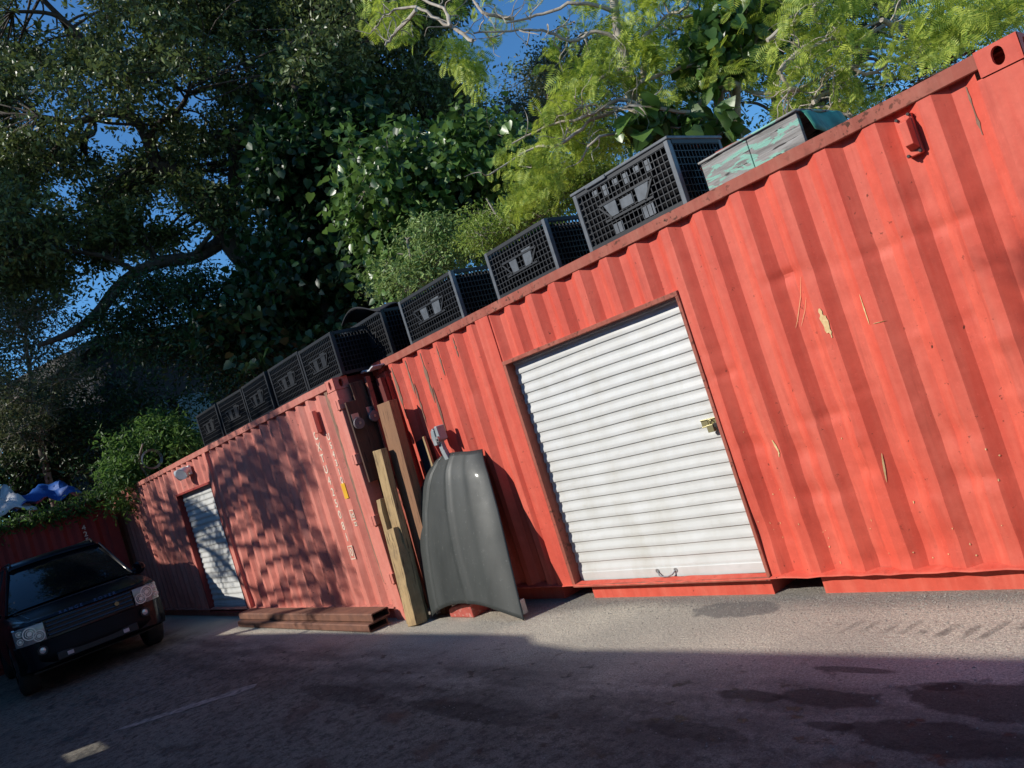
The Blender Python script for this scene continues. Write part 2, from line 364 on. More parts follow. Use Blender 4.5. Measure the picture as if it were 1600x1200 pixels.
# ------------------------------------------------------------------ containers
PITCH_C = .278
def corr(x, x0):
    p = (x-x0) % PITCH_C
    if p < .066: return 0.0
    if p < .138: return .043*(p-.066)/.072
    if p < .206: return .043
    return .043*(PITCH_C-p)/.072
def container(root, L, H, x0, mats, door=None, dents=(), posts=(), pockets=True, wall_end=None, seed=1, castdepth=.162):
    """local frame: X along the length from 0 to L, front side at Y=0, back at Y=2.438"""
    paintm, railm = mats; W = 2.438; rnd = random.Random(seed)
    zt = H-.076; zb = .125
    xa, xb = .10, L-.20
    xs = set([xa, xb]); k = math.floor((xa-x0)/PITCH_C)-1
    while x0+k*PITCH_C < xb+PITCH_C:
        s = x0+k*PITCH_C
        for q in (0, .022, .044, .066, .084, .102, .120, .138, .160, .184, .206, .224, .242, .260):
            if xa < s+q < xb: xs.add(round(s+q, 4))
        k += 1
    zs = set(np.round(np.linspace(zb, zt, 110 if L < 7 else 60), 4))
    if door:
        xs |= {door[0], door[1]}; zs |= {door[2], door[3]}
    xs = sorted(xs); zs = sorted(zs)
    def y(x, z):
        d = corr(x, x0)+.006
        for cx, cz, rx, rz, a in dents:
            e = ((x-cx)/rx)**2+((z-cz)/rz)**2
            if e < 6: d += 1.0*a*math.exp(-e)
        d += .004*sin(x*2.1+seed)*sin(z*2.7+seed*2)
        return d
    P = [[(x, y(x, z), z) for z in zs] for x in xs]
    keep = (lambda i, j: not (door[0]-1e-4 <= xs[i] and xs[i+1] <= door[1]+1e-4 and door[2]-1e-4 <= zs[j] and zs[j+1] <= door[3]+1e-4)) if door else None
    wall = grid_mesh(P, keep).build('side_wall', paintm, root, smooth=23)
    # other walls and roof
    mb = MB(); mb.box(.10, L-.10, W-.05, W-.01, zb, zt); mb.box(.02, .06, .10, W-.1, zb, zt)
    mb.build('back_wall', paintm, root)
    rf = MB(); nR = int(L/.2)
    rf.add([(x, yy, H-.045+(.01 if i % 2 else 0)) for i, x in enumerate(np.linspace(.08, L-.08, nR)) for yy in (.05, W-.05)],
           [(2*i, 2*i+1, 2*i+3, 2*i+2) for i in range(nR-1)])
    rf.build('roof', railm, root)
    fl = MB(); fl.box(.1, L-.1, .16, W-.1, .12, .15); fl.build('floor', DKSTEEL, root)
    # rails
    mb = MB(); nx = int(L/.18); P = []
    prof = [(.058, H-.012), (.0, H-.004), (-.004, H-.006), (-.004, H-.074), (0, H-.078), (.058, H-.076)]
    for i in range(nx+1):
        x = .17+(L-.34)*i/nx; wob = rnd.uniform(-.0025, .0025)
        P.append([(x, yy+wob, zz+wob) for yy, zz in prof])
    grid_mesh(P).build('top_rail', railm, root, smooth=35)
    mb = MB(); mb.box(.17, L-.17, W-.06, W, H-.066, H-.004); mb.build('top_rail', railm, root, bevel=.004)
    P = []
    prof = [(.05, .146), (.0, .136), (-.014, .132), (-.016, .124), (-.004, .118), (.07, .112)]
    for i in range(int(L/.09)+1):
        x = .16+(L-.32)*i/int(L/.09); wob = rnd.uniform(-.004, .004)
        P.append([(x, yy+wob*.5, zz+wob) for yy, zz in prof])
    grid_mesh(P).build('bottom_rail', railm if not pockets else paintm, root, smooth=35)
    # skirt with fork pockets
    segs = [(.18, L-.18)]
    if pockets:
        segs = [(.18, L/2-1.205), (L/2-.845, L/2+.845), (L/2+1.205, L-.18)]
    for a, b_ in segs:
        mb = MB(); mb.box(a, b_, .05, .065, -.12, .11); mb.box(a, a+.012, .065, .35, -.12, .11); mb.box(b_-.012, b_, .065, .35, -.12, .11); mb.build('skirt', paintm, root)
    mb = MB(); mb.box(.1, L-.1, .40, .42, -.1, .11); mb.build('underframe', DKSTEEL, root)
    # corner posts and castings
    for x_, s in ((0, 1), (L, -1)):
        for yy, t_ in ((0, 1), (W, -1)):
            mb = MB()
            a, b_ = sorted((x_, x_+s*.205)); mb.prism([(x_+s*.004, yy+t_*.004), (x_+s*.205, yy+t_*.004), (x_+s*.205, yy+t_*.06), (x_+s*.055, yy+t_*.06), (x_+s*.055, yy+t_*.16), (x_+s*.004, yy+t_*.16)], .0, H-.118, 'z')
            mb.build('corner_post', paintm, root, bevel=.008)
            for z0, z1 in ((H-.118, H+.003), (-.0, .118)):
                casting(root, x_, s, yy, t_, z0, z1, paintm)
    return wall
def casting(root, x_, s, yy, t_, z0, z1, mat):
    """corner casting: hollow block with an oval hole in its side and end faces"""
    w_, d_, h_ = .178, .162, z1-z0; mb = MB()
    def face(u0, u1, v0, v1, fn):       # plate with a hole
        cu, cv = (u0+u1)/2, (v0+v1)/2; n = 20
        out = []; inn = []; back = []
        hw, hh = .026, .036
        for k in range(n):
            a = 2*pi*k/n+pi/4
            q = max(abs(cos(a)), abs(sin(a))); out.append(fn(cu+(u1-u0)/2*cos(a)/q, cv+(v1-v0)/2*sin(a)/q, 0))
            inn.append(fn(cu+hw*cos(a), cv+hh*sin(a)+(0.008 if sin(a) > 0 else -.008), 0))
            back.append(fn(cu+hw*cos(a), cv+hh*sin(a)+(0.008 if sin(a) > 0 else -.008), .03))
        fs = []
        for k in range(n):
            j = (k+1) % n; fs += [(k, j, n+j, n+k), (n+k, n+j, 2*n+j, 2*n+k)]
        mb.add(out+inn+back, fs)
    X = lambda u: x_+s*u
    Y = lambda u: yy+t_*u
    face(0, w_, z0, z1, lambda u, v, d: (X(u), Y(-.003+d), v))
    face(0, d_, z0, z1, lambda u, v, d: (X(-.003+d), Y(u), v))
    a, b_ = sorted((X(0), X(w_))); c, d = sorted((Y(0), Y(d_)))
    mb.box(a, b_, c, d, z1-.002, z1+.001); mb.box(a, b_, c, d, z0, z0+.01)
    a2, b2 = sorted((X(w_-.012), X(w_))); mb.box(a2, b2, c, d, z0, z1)
    c2, d2 = sorted((Y(d_-.012), Y(d_))); mb.box(a, b_, c2, d2, z0, z1)
    mb.build('corner_casting', mat, root, smooth=30)

def roll_door(root, xl, xr, zb, zt, y, pitch=.086, framem=None, tall=.0):
    """rolling shutter in a lined opening"""
    mb = MB()                            # lining of the opening: jambs, head and sill
    mb.box(xl-.03, xl+.004, -.006, y+.05, zb-.02, zt+.03); mb.box(xr-.004, xr+.022, -.006, y+.05, zb-.02, zt+.03)
    mb.box(xl-.028, xr+.02, -.009, y+.048, zt-.004, zt+.028)
    mb.build('door_frame', framem or RAIL, root, bevel=.003)
    mb = MB(); mb.box(xl-.02, xr+.02, -.014, y+.05, zb-.022, zb); mb.build('threshold', framem or RAIL, root, bevel=.004)
    zz = []; z = zb+.075
    prof = [(0, -.010), (.014, -.0105), (.028, -.010), (.050, 0), (.064, .0005), (.079, 0), (.083, -.008)]
    P0 = []
    while z < zt+.02:
        for dz, dy in prof: P0.append((z+dz*pitch/.086, y+dy))
        z += pitch
    cols = np.linspace(xl+.006, xr-.006, 14)
    rn = random.Random(3)
    P = [[(x, yy+.0016*sin(x*9+zz_*7)+.0012*sin(x*3+zz_*23), zz_+.002*sin(x*5+zz_*3)) for zz_, yy in P0] for x in cols]
    cur = grid_mesh(P).build('shutter_curtain', SHUT, root, smooth=30)
    mb = MB(); mb.box(xl+.008, xr-.008, y-.016, y+.01, zb+.002, zb+.078); mb.build('bottom_bar', SHUT, root, bevel=.006)
    each('guide', DKSTEEL, root, [MB().box(xl+.004, xl+.03, y+.012, y+.04, zb, zt), MB().box(xr-.03, xr-.004, y+.012, y+.04, zb, zt)])

# --- near container ---------------------------------------------------------
rn = random.Random(11)
dents = [(4.10, .98, .12, .05, .014), (4.42, .88, .10, .07, .02), (4.44, .62, .16, .05, .016), (4.75, .90, .05, .045, -.012), (4.74, .72, .05, .05, .02), (4.98, .62, .09, .10, .018),
         (5.28, .84, .09, .07, .018), (5.30, .60, .12, .05, .014), (4.60, 1.06, .16, .03, .012), (4.22, .52, .10, .10, -.012), (5.0, .28, .16, .09, .018), (5.42, .25, .14, .08, .016),
         (5.60, 1.25, .10, .05, -.012), (4.62, 1.90, .10, .035, .012), (5.22, 1.86, .14, .03, .012), (5.55, 1.86, .14, .03, .012), (3.98, .42, .06, .12, .014), (3.97, 1.0, .05, .25, -.008),
         (4.7, .20, .2, .06, .012), (5.7, .5, .12, .1, .012), (1.0, .9, .2, .2, .01), (4.05, 1.46, .1, .03, .010), (1.45, 1.9, .1, .06, .008)]
for cx_, cz_ in ((4.12, 1.02), (4.40, .96), (4.14, .90), (4.68, 1.02), (4.40, .52), (4.78, .58), (5.02, .55), (5.30, .55), (5.56, .58), (4.10, .36), (4.36, .40), (4.9, 1.15), (5.2, 1.05), (5.45, 1.0), (4.62, 1.88), (5.22, 1.84)):
    q_ = rn.uniform(.15, .75)*(.4 if cz_ > 1.5 else 1); dents.append((cx_+rn.uniform(-.05, .05), cz_+rn.uniform(-.05, .05), rn.uniform(.04, .09), .016, .009*q_)); dents.append((cx_+rn.uniform(-.04, .06), cz_-.035, .05, .022, -.007*q_))
for i in range(34):
    dents.append((rn.uniform(3.95, 5.8), rn.uniform(.2, 2.2), rn.uniform(.04, .12), rn.uniform(.02, .07), rn.uniform(-.006, .009)))
c1 = thing('shipping_container', 'bright red shipping container with a wide white roll up door, right of the wooden posts', 'shipping container', (0, 0, 0))
H1 = 2.553
container(c1, 6.058, H1, .036, (RED, RAIL), door=(2.06, 3.90, .135, 2.035), dents=dents, seed=2)
roll_door(c1, 2.06, 3.90, .135, 2.035, .085)
mb = MB(); mb.box(1.845, 2.028, -.004, .05, .128, H1-.077); mb.build('door_post', RED, c1, bevel=.004)
# latch, padlock, pull handle
mb = MB(); mb.box(3.735, 3.86, .045, .068, 1.15, 1.158); mb.box(3.735, 3.86, .045, .068, 1.196, 1.204); mb.box(3.735, 3.875, .052, .062, 1.158, 1.196)
lt = mb.build('slide_latch', ZINC, c1, bevel=.002)
mb = MB(); mb.box(3.79, 3.84, .022, .05, 1.115, 1.165); mb.tube([(3.80, .036, 1.165), (3.80, .036, 1.19), (3.815, .036, 1.20), (3.83, .036, 1.19), (3.83, .036, 1.165)], .005, 6)
mb.build('padlock', ZINC, lt, bevel=.004)
mb = MB(); mb.box(3.84, 3.90, .03, .06, 1.14, 1.17); mb.build('hasp', DKSTEEL, lt, bevel=.003)
mb = MB(); mb.tube([(2.93, .066, .185), (2.95, .045, .165), (2.985, .035, .155), (3.04, .035, .155), (3.075, .045, .165), (3.095, .066, .185)], .006, 6)
for x in (2.925, 3.10): mb.disc_ring((x, .188), .006, .018, .066, 12, 'y')
mb.build('pull_handle', STEEL, c1)
# vent cover
mb = MB(); mb.prism([(5.475, 2.44), (5.555, 2.44), (5.555, 2.235), (5.475, 2.235)], .0, .045)
vc = mb.build('vent_cover', RED, c1, bevel=.004)
mb = MB(); mb.add([(5.50, -.002, 2.42), (5.55, -.002, 2.42), (5.55, -.002, 2.26), (5.50, -.002, 2.26), (5.505, -.055, 2.40), (5.545, -.055, 2.40), (5.545, -.055, 2.285), (5.505, -.055, 2.285)],
       [(4, 5, 6, 7), (0, 1, 5, 4), (1, 2, 6, 5), (2, 3, 7, 6), (3, 0, 4, 7)]); mb.build('cowl', RED, vc, bevel=.003)
each('bolt', DKSTEEL, vc, [MB().tube([(x, .0, z), (x, -.012, z)], .008, 6) for x, z in ((5.487, 2.43), (5.545, 2.435), (5.487, 2.243), (5.545, 2.246))])
# scrapes and chips: slivers of bare primer on the skin
def wall_y(x, z):
    d = corr(x, .036)+.006
    for cx, cz, rx, rz, a in dents:
        e = ((x-cx)/rx)**2+((z-cz)/rz)**2
        if e < 6: d += 1.0*a*math.exp(-e)
    return d+.004*sin(x*2.1+2)*sin(z*2.7+4)-.001
mb = MB(); rn = random.Random(5)
def sliver(xc, z0, z1, w0, lean=0.0, jag=.3, mat=None, nm=None):
    n = 9; vs = []
    for k in range(n):
        u = k/(n-1); z = z0+(z1-z0)*u; x = xc+lean*u; ww = w0*(sin(pi*min(.97, max(.05, u)))**.6)*(1+rn.uniform(-jag, jag))
        for q in (x-ww/2, x+ww/2): vs.append((q, wall_y(q, z)-.0035, z))
    m2 = MB(); m2.add(vs, [(2*i, 2*i+1, 2*i+3, 2*i+2) for i in range(n-1)]); m2.build(nm or ('paint_scrape' if abs(z1-z0) > .045 else 'paint_chip'), mat or SCRAPE, c1)
RUSTY = simple('rust_streak', (.17, .10, .065), (.30, .16, .11), scale=20, rough=.9, st=(1, 1, .4))
for xs_, z0_, z1_, w_ in ((.36, 2.44, 1.9, .03), (.63, 2.44, 2.05, .028), (.66, 2.2, 1.75, .014), (.91, 2.44, 1.95, .03), (.94, 2.1, 1.55, .013), (1.19, 2.44, 2.15, .02), (1.47, 2.44, 2.25, .016), (5.80, 2.44, 2.2, .012)): sliver(xs_, z0_, z1_, w_, 0, .7, RUSTY, 'rust_streak')
sliver(4.800, 1.52, 1.665, .030, -.004, .6); sliver(4.812, 1.49, 1.62, .014, .004, .6)
sliver(4.745, 1.87, 1.60, .004, -.14); sliver(4.735, 1.75, 1.60, .003, -.10)
sliver(5.03, 1.67, 1.50, .008, .0); sliver(5.06, 1.50, 1.495, .05, .05)
sliver(4.24, .99, .90, .014, .02); sliver(4.25, .88, .93, .008, .01); sliver(4.86, .80, .64, .008, -.02)
for i in range(34):
    x = rn.uniform(3.95, 5.8); z = abs(rn.gauss(0, .35))+.16
    sliver(x, z, z+rn.uniform(.004, .016), rn.uniform(.003, .008), 0, .6)


# --- long faded container ---------------------------------------------------
X2, Y2, H2, L2 = -.05, -.44, 2.512, 12.19
c2 = thing('shipping_container', 'faded pink red shipping container dappled with tree shadows, with a narrow white door', 'shipping container', (X2-L2, Y2, 0))
def l2(x): return x-(X2-L2)
dents2 = [(l2(random.uniform(-9, -.5)), abs(random.gauss(0, .4))+.15, random.uniform(.04, .12), random.uniform(.03, .12), random.uniform(-.012, .022)) for i in range(70)]
x02 = l2(-.49)-.036
container(c2, L2, H2, x02, (FADED, FRAIL), door=(l2(-6.17), l2(-4.47), .10, 2.0), dents=dents2, pockets=False, seed=4)
roll_door(c2, l2(-6.17), l2(-4.47), .10, 2.0, .085, framem=DARKRED)
each('door_post', FADED, c2, [MB().box(l2(-4.445), l2(-4.31), -.004, .05, .128, H2-.077), MB().box(l2(-6.33), l2(-6.2), -.002, .05, .128, 2.02)], bevel=.004)
mb = MB()     # double doors on the end, shut, with lock rods
mb.box(L2-.055, L2-.03, .17, 1.21, .14, H2-.13); mb.box(L2-.055, L2-.03, 1.228, 2.27, .14, H2-.13)
for k in range(5): mb.box(L2-.032, L2-.006, .19, 1.2, .3+k*.42, .48+k*.42)
ed = mb.build('end_door', DOORRED, c2, bevel=.006)
each('lock_rod', DOORRED, c2, [MB().tube([(L2+.02, yy, .2), (L2+.02, yy, H2-.15)], .017, 8) for yy in (.35, .9)])
mb = MB(); mb.box(L2-.06, L2-.01, .16, 2.28, H2-.12, H2-.01); mb.build('door_header', DOORRED, c2, bevel=.005)
for z in (2.19, 1.62, .98, .38):
    mb = MB(); mb.box(L2-.07, L2-.035, -.022, .004, z, z+.10); mb.box(L2-.034, L2+.012, -.018, .05, z, z+.10); mb.build('hinge', FADED, c2, bevel=.004)
# lettering, yellow plate, approval mark
def wy2(x): return corr(x, x02)+.004
col1 = 'CXTU425081'
for k, ch in enumerate(col1):
    z = 2.04-k*.126; x = l2(-.515)-.278
    text('code_letter', ch, .125, PAINTW, c2, facing_minus_y(x+.006, .0035, z))
for k, ch in enumerate('US4310'):
    text('code_letter', ch, .10, PAINTW, c2, facing_minus_y(l2(-.515)+.006, .0035, 1.98-k*.095))
bx = l2(-.79); mb = MB()
for a, b_, c_, d_ in ((-.05, .06, .805, .815), (-.05, .06, .665, .675), (-.05, -.04, .675, .805), (.05, .06, .675, .805)): mb.box(bx+a, bx+b_, .001, .0045, c_, d_)
mb.build('check_digit_frame', PAINTW, c2)
text('code_letter', '0', .12, PAINTW, c2, facing_minus_y(bx+.005, .0035, .74))
mb = MB(); mb.box(l2(-.555), l2(-.468), -.002, .006, 1.31, 1.475); mb.build('yellow_plate', YELLOW, c2, bevel=.002)
xm = l2(-.51); mb = MB()
for a, b_, c_, d_ in ((-.045, .045, 1.175, 1.185), (-.045, .045, 1.075, 1.085), (-.045, -.035, 1.085, 1.175), (.035, .045, 1.085, 1.175)): mb.box(xm+a, xm+b_, .001, .0045, c_, d_)
mb.build('approval_mark_frame', PAINTW, c2)
text('approval_mark', 'ic', .085, PAINTW, c2, facing_minus_y(xm, .0035, 1.13)); text('approval_mark', '22', .06, PAINTW, c2, facing_minus_y(xm+.01, .0035, 1.03))
# worn strip of sealant beside the post
mb = MB(); rn = random.Random(2); n = 40; vs = []
for k in range(n):
    z = 2.42-k*.052; ww = .03*(1-k/n*.8)*(1+rn.uniform(-.3, .3)); xx = l2(-.285)+rn.uniform(-.004, .004)+.03*sin(k*.2)*.2
    vs += [(xx-ww, .0015, z), (xx+ww, .0015, z)]
mb.add(vs, [(2*i, 2*i+1, 2*i+3, 2*i+2) for i in range(n-1)]); mb.build('rust_streak', RUSTY, c2)
# vent cover
mb = MB(); mb.box(l2(-.72), l2(-.645), -.03, .02, 2.06, 2.30); mb.build('vent_cover', FADED, c2, bevel=.006)
# security lamp over the narrow door
mb = MB(); xl = l2(-5.17); mb.box(xl-.07, xl+.07, -.03, .01, 2.23, 2.37); lam = mb.build('lamp_bracket', WHITE, c2, bevel=.01)
for s in (-1, 1):
    mb = MB(); mb.tube([(xl+s*.05, -.03, 2.31), (xl+s*.075, -.08, 2.31), (xl+s*.095, -.15, 2.27), (xl+s*.10, -.155, 2.268)], [.04, .06, .088, .09], 10)
    mb.build('lamp_head', WHITE, lam, smooth=40)
mb = MB(); mb.tube([(xl, -.03, 2.26), (xl, -.07, 2.22), (xl, -.075, 2.21)], [.03, .04, .03], 10); mb.build('sensor', PAINTW, lam, smooth=40)

# --- far container across the end -------------------------------------------
c3 = thing('shipping_container', 'dark red container in shade behind the black car, with rubbish and creeper on its roof', 'shipping container', (-9.75, -6.65, 0), rad(90))
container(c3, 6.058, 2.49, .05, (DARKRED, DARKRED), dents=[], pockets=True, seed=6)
for k, ch in enumerate('4250'):
    xx = .05+PITCH_C*19+.036; text('code_letter', ch, .135, PAINTW, c3, facing_minus_y(-1.18+6.65, .0045, 2.04-k*.125))

# ------------------------------------------------------------------ collapsible crates
def lattice(mb, u0, u1, v0, v1, nu, nv, fn, bw=.006, bd=.012, skip=None):
    for i in range(nu+1):
        u = u0+(u1-u0)*i/nu; fn(mb, u-bw/2, u+bw/2, v0, v1, 0, bd)
    for j in range(nv+1):
        v = v0+(v1-v0)*j/nv; fn(mb, u0, u1, v-bw/2, v+bw/2, .001, bd-.001)
def make_crate(W, D, H, label, style, group):
    r = thing('plastic_crate', label, 'crate', group=group)
    front = lambda mb, u0, u1, v0, v1, d0, d1: mb.box(u0, u1, d0, d1, v0, v1)
    back = lambda mb, u0, u1, v0, v1, d0, d1: mb.box(u0, u1, D-d1, D-d0, v0, v1)
    right = lambda mb, u0, u1, v0, v1, d0, d1: mb.box(W-d1, W-d0, u0, u1, v0, v1)
    left = lambda mb, u0, u1, v0, v1, d0, d1: mb.box(d0, d1, u0, u1, v0, v1)
    cw = .035
    for nm, fn, L in (('front_panel', front, W), ('back_panel', back, W), ('side_panel', right, D), ('side_panel', left, D)):
        mb = MB(); lattice(mb, cw, L-cw, .03, H-.03, int(L/.042), 8, fn)
        # heavier frame and the flap outline
        fn(mb, cw, L-cw, 0, .03, -.004, .02); fn(mb, cw, L-cw, H-.028, H, -.004, .022)
        p = mb.build(nm, PLASTIC, r)
        if nm == 'front_panel':
            mb = MB(); a, b_ = L*.22, L*.78
            fn(mb, a, b_, H*.62-.008, H*.62+.008, -.008, .012); fn(mb, a+.03, b_-.03, H*.34-.008, H*.34+.008, -.008, .012)
            for s, (p0, p1) in ((0, ((a, H*.62), (a+.10, H*.34))), (1, ((b_, H*.62), (b_-.10, H*.34)))):
                mb.beam((p0[0], -.002, p0[1]), (p1[0], -.002, p1[1]), .014, .012, (0, 1, 0))
            mb.build('flap_frame', PLASTIC, p)
            pl = []
            if style == 0:
                pl.append(([(L*.27, H*.61), (L*.40, H*.61), (L*.40, H*.37), (L*.32, H*.37)], -.004, .004)); pl.append(([(L*.60, H*.61), (L*.74, H*.61), (L*.69, H*.37), (L*.60, H*.37)], -.004, .004))
                pl.append(([(L*.44, H*.56), (L*.56, H*.56), (L*.56, H*.40), (L*.44, H*.40)], -.004, .004)); pl.append(([(L*.30, H*.25), (L*.40, H*.25), (L*.40, H*.08), (L*.30, H*.08)], .0, .006))
                pl.append(([(L*.60, H*.27), (L*.72, H*.27), (L*.72, H*.09), (L*.60, H*.09)], .0, .006))
                for k in range(6): pl.append(([(L*(.2+k*.11), H*.90), (L*(.25+k*.11), H*.90), (L*(.25+k*.11), H*.80-(k % 2)*.03), (L*(.2+k*.11), H*.80-(k % 2)*.03)], .002, .008))
            else:
                pl.append(([(L*.33, H*.62), (L*.45, H*.62), (L*.45, H*.34), (L*.36, H*.34)], -.004, .004)); pl.append(([(L*.56, H*.68), (L*.70, H*.68), (L*.67, H*.36), (L*.56, H*.36)], -.004, .004))
            each('flap_plate', PLASTICG if style < 2 else PLASTIC, p, [MB().prism(*a) for a in pl], bevel=.002)  # far crates' plates are black: their shade is put into the colour
    each('corner_post', PLASTICG if style < 2 else PLASTIC, r, [MB().box(x, x+cw, y-.006 if y == 0 else y, y+cw, 0, H) for x in (0, W-cw) for y in (0, D-cw)], bevel=.004)
    mb = MB(); mb.box(.02, W-.02, .02, D-.02, .012, .03)          # floor and inner skin, blackened to paint in the shade inside
    mb.box(.034, W-.034, .040, .046, .03, H-.04); mb.box(.034, W-.034, D-.046, D-.04, .03, H-.04)
    mb.box(.040, .046, .046, D-.046, .03, H-.04); mb.box(W-.046, W-.04, .046, D-.046, .03, H-.04)
    mb.build('inner_wall', PLASTICD, r)
    if style == 0:
        mb = MB(); mb.box(-.012, W+.012, -.014, D+.012, H, H+.022); mb.box(.15, .35, -.02, 0, H-.01, H+.02); mb.build('lid', PLASTICG, r, bevel=.006)
    return r
G = 'black lattice crates in a row along the container roofs'
k1 = make_crate(.90, .60, .43, 'largest black lattice crate on the red container, its lid on, beside the turquoise timber box', 0, G); k1.location = (3.26, .07, H1+.004)
k2 = make_crate(.78, .64, .405, 'black lattice crate with two shiny grey plates, second from the turquoise box', 1, G); k2.location = (2.145, .07, H1+.004)
k3 = make_crate(.93, .8, .44, 'black lattice crate directly left of the narrower crate with shiny grey plates', 1, G); k3.location = (.72, .07, H1+.004)
k4 = make_crate(.87, .8, .475, 'black lattice crate above the seam between both red containers, under the dark cloth', 2, G); k4.location = (-.49, .07, H1+.004)
k5 = make_crate(.80, .8, .455, 'black lattice crate at the right end of the faded container roof', 2, G); k5.location = (-.78, -.35, H2+.004)
dup(k4, (-1.69, -.34, H2+.004), 0, 'black lattice crate second from the right end of the faded container roof')
dup(k4, (-2.62, -.33, H2+.004), rad(-2), 'black lattice crate third from the right end of the faded container roof, in deep shade')
dup(k4, (-3.57, -.34, H2+.004), rad(2), 'black lattice crate fourth from the right end of the faded container roof, in deep shade')
dup(k4, (-4.52, -.34, H2+.004), 0, 'farthest black lattice crate of the row, nearest the creeper, in deep shade')

# peeling timber box, red board, leaf litter
bx = thing('timber_box', 'long grey timber box with peeling turquoise paint on the red container roof', 'box', (4.33, .07, H1+.004))
each('side_board', PEEL, bx, [MB().box(0, .33, 0, .03, -.0, .185), MB().box(.333, .66, .002, .032, 0, .19)], bevel=.004)
each('back_board', PEEL, bx, [MB().box(0, .66, .47, .5, 0, .185), MB().box(0, .03, .03, .47, 0, .18)], bevel=.004)
P = [[(x, y, .19+.004*sin(y*7)) for y in np.linspace(-.01, .52, 9)] for x in (-.01, .2, .4, .6, .668)]
grid_mesh(P).build('lid', PEEL, bx, solid=.012, smooth=40)
P = [[(.665+.055*u*(1-v*.4)+.012*sin(v*9), .03+.47*v, .185-.13*u*u-.03*sin(v*5)*u) for v in np.linspace(0, 1, 10)] for u in np.linspace(0, 1, 6)]
grid_mesh(P).build('torn_sheet', TURQ, bx, solid=.004, smooth=60)
mb = MB(); mb.beam((4.20, .30, H1+.235), (4.56, .30, H1+.225), .03, .10, (0, .5, .5)); mb.beam((4.24, .30, H1), (4.24, .30, H1+.23), .04, .04, (0, 1, 0)); mb.beam((4.29, .30, H1), (4.29, .30, H1+.22), .04, .04, (0, 1, 0))
tag(mb.build('red_board', RAIL, bevel=.003), 'red painted board lying across the far left edge of the turquoise timber box', 'board')
mb = MB(); rn = random.Random(8)
for i in range(420):
    x = 5.42+rn.random()**.8*.46; y = rn.uniform(.03, .5); z = H1+.002+rn.random()*.055*(1-abs(x-5.72)/.34)
    a = rn.uniform(0, 6.28); l = rn.uniform(.01, .03)
    mb.add([(x, y, z), (x+l*cos(a), y+l*sin(a), z+rn.uniform(-.006, .012)), (x+l*.6*cos(a+1.2), y+l*.6*sin(a+1.2), z+rn.uniform(-.004, .012))], [(0, 1, 2)])
P = [[(5.42+.45*u, .02+.5*v, H1-.035+.07*sin(pi*u)*sin(pi*min(1, v+.2))) for v in np.linspace(0, 1, 6)] for u in np.linspace(0, 1, 8)]
gm = grid_mesh(P); mb.add(gm.v, gm.f)
tag(mb.build('leaf_litter', LITTER), 'brown leaf litter heaped on the roof edge by the corner casting', 'leaf litter', kind='stuff')
# dark cloth over a crate
P = [[(-.42+.80*u, .05+.6*v, H1+.485+.13*sin(u*2.6+.5)*(1-.5*v)+.03*sin(v*8+u*5)) for v in np.linspace(0, 1, 12)] for u in np.linspace(0, 1, 14)]
tag(grid_mesh(P).build('black_cloth', CLOTH, solid=.01, smooth=80), 'crumpled black cloth lying on a lattice crate', 'cloth')

# ------------------------------------------------------------------ things standing in the corner
def leaning(name, label, cat, base, top, w, d, mat, group=None, bev=.006, jit=.004):
    """a post standing on base and leaning to top; w across, d deep"""
    b_ = Vector(base); t_ = Vector(top); L = (t_-b_).length
    r = bpy.data.meshes.new(name); mb = MB(); n = 10; rn = random.Random(hash(label) % 1000 if False else int(abs(base[0]*977+top[2]*131)))
    vs = []
    for k in range(n+1):
        z = L*k/n; jx = rn.uniform(-jit, jit); jy = rn.uniform(-jit, jit)
        for i, j in ((-1, -1), (1, -1), (1, 1), (-1, 1)): vs.append((i*w/2+jx+rn.uniform(-jit, jit)*.4, j*d/2+jy, z))
    fs = [(3, 2, 1, 0), tuple(n*4+k for k in range(4))]
    for k in range(n):
        for q in range(4): fs.append((k*4+q, k*4+(q+1) % 4, k*4+4+(q+1) % 4, k*4+4+q))
    mb.add(vs, fs); o = mb.build(name, mat, None, bevel=bev)
    zax = (t_-b_).normalized(); xax = Vector((1, 0, 0)); xax = (xax-zax*xax.dot(zax)).normalized(); yax = zax.cross(xax)
    Mx = Matrix.Identity(4)
    for i in range(3): Mx[i][0] = xax[i]; Mx[i][1] = yax[i]; Mx[i][2] = zax[i]; Mx[i][3] = b_[i]
    o.matrix_world = Mx
    return tag(o, label, cat, group)
GW = 'timbers leaning in the corner between the containers'
leaning('timber_post', 'thick weathered timber post in front, its top at half the bonnet height', 'post', (.315, -.535, 0), (.20, -.40, .915), .165, .13, WOODGREY, GW)
leaning('timber_plank', 'narrow weathered plank standing edge on, left of the thick timber post', 'plank', (.165, -.50, 0), (.075, -.38, 1.22), .08, .09, WOODGREY, GW)
leaning('timber_post', 'tall weathered timber post behind the thick short one', 'post', (.215, -.42, 0), (.25, -.335, 1.69), .17, .07, WOODGREY, GW)
leaning('timber_beam', 'tallest smooth brown beam leaning on the bright red container', 'beam', (.36, -.27, 0), (.40, -.19, 2.11), .245, .09, WOODBROWN, GW, .004, .001)
leaning('black_board', 'black board leaning on the red wall just left of the car bonnet', 'board', (.74, -.14, 0), (.545, -.035, 1.66), .17, .025, CLOTH, None, .003, .002)
leaning('timber_lath', 'thin pale lath at the edge of the black panel', 'lath', (.83, -.17, 0), (.645, -.06, 1.68), .03, .025, WOODGREY, None, .003, .003)
leaning('brown_board', 'dark brown board standing against the end of the faded container', 'board', (.02, -.12, 0), (.01, -.235, 2.42), .04, .15, WOODDARK, None, .004, .002)
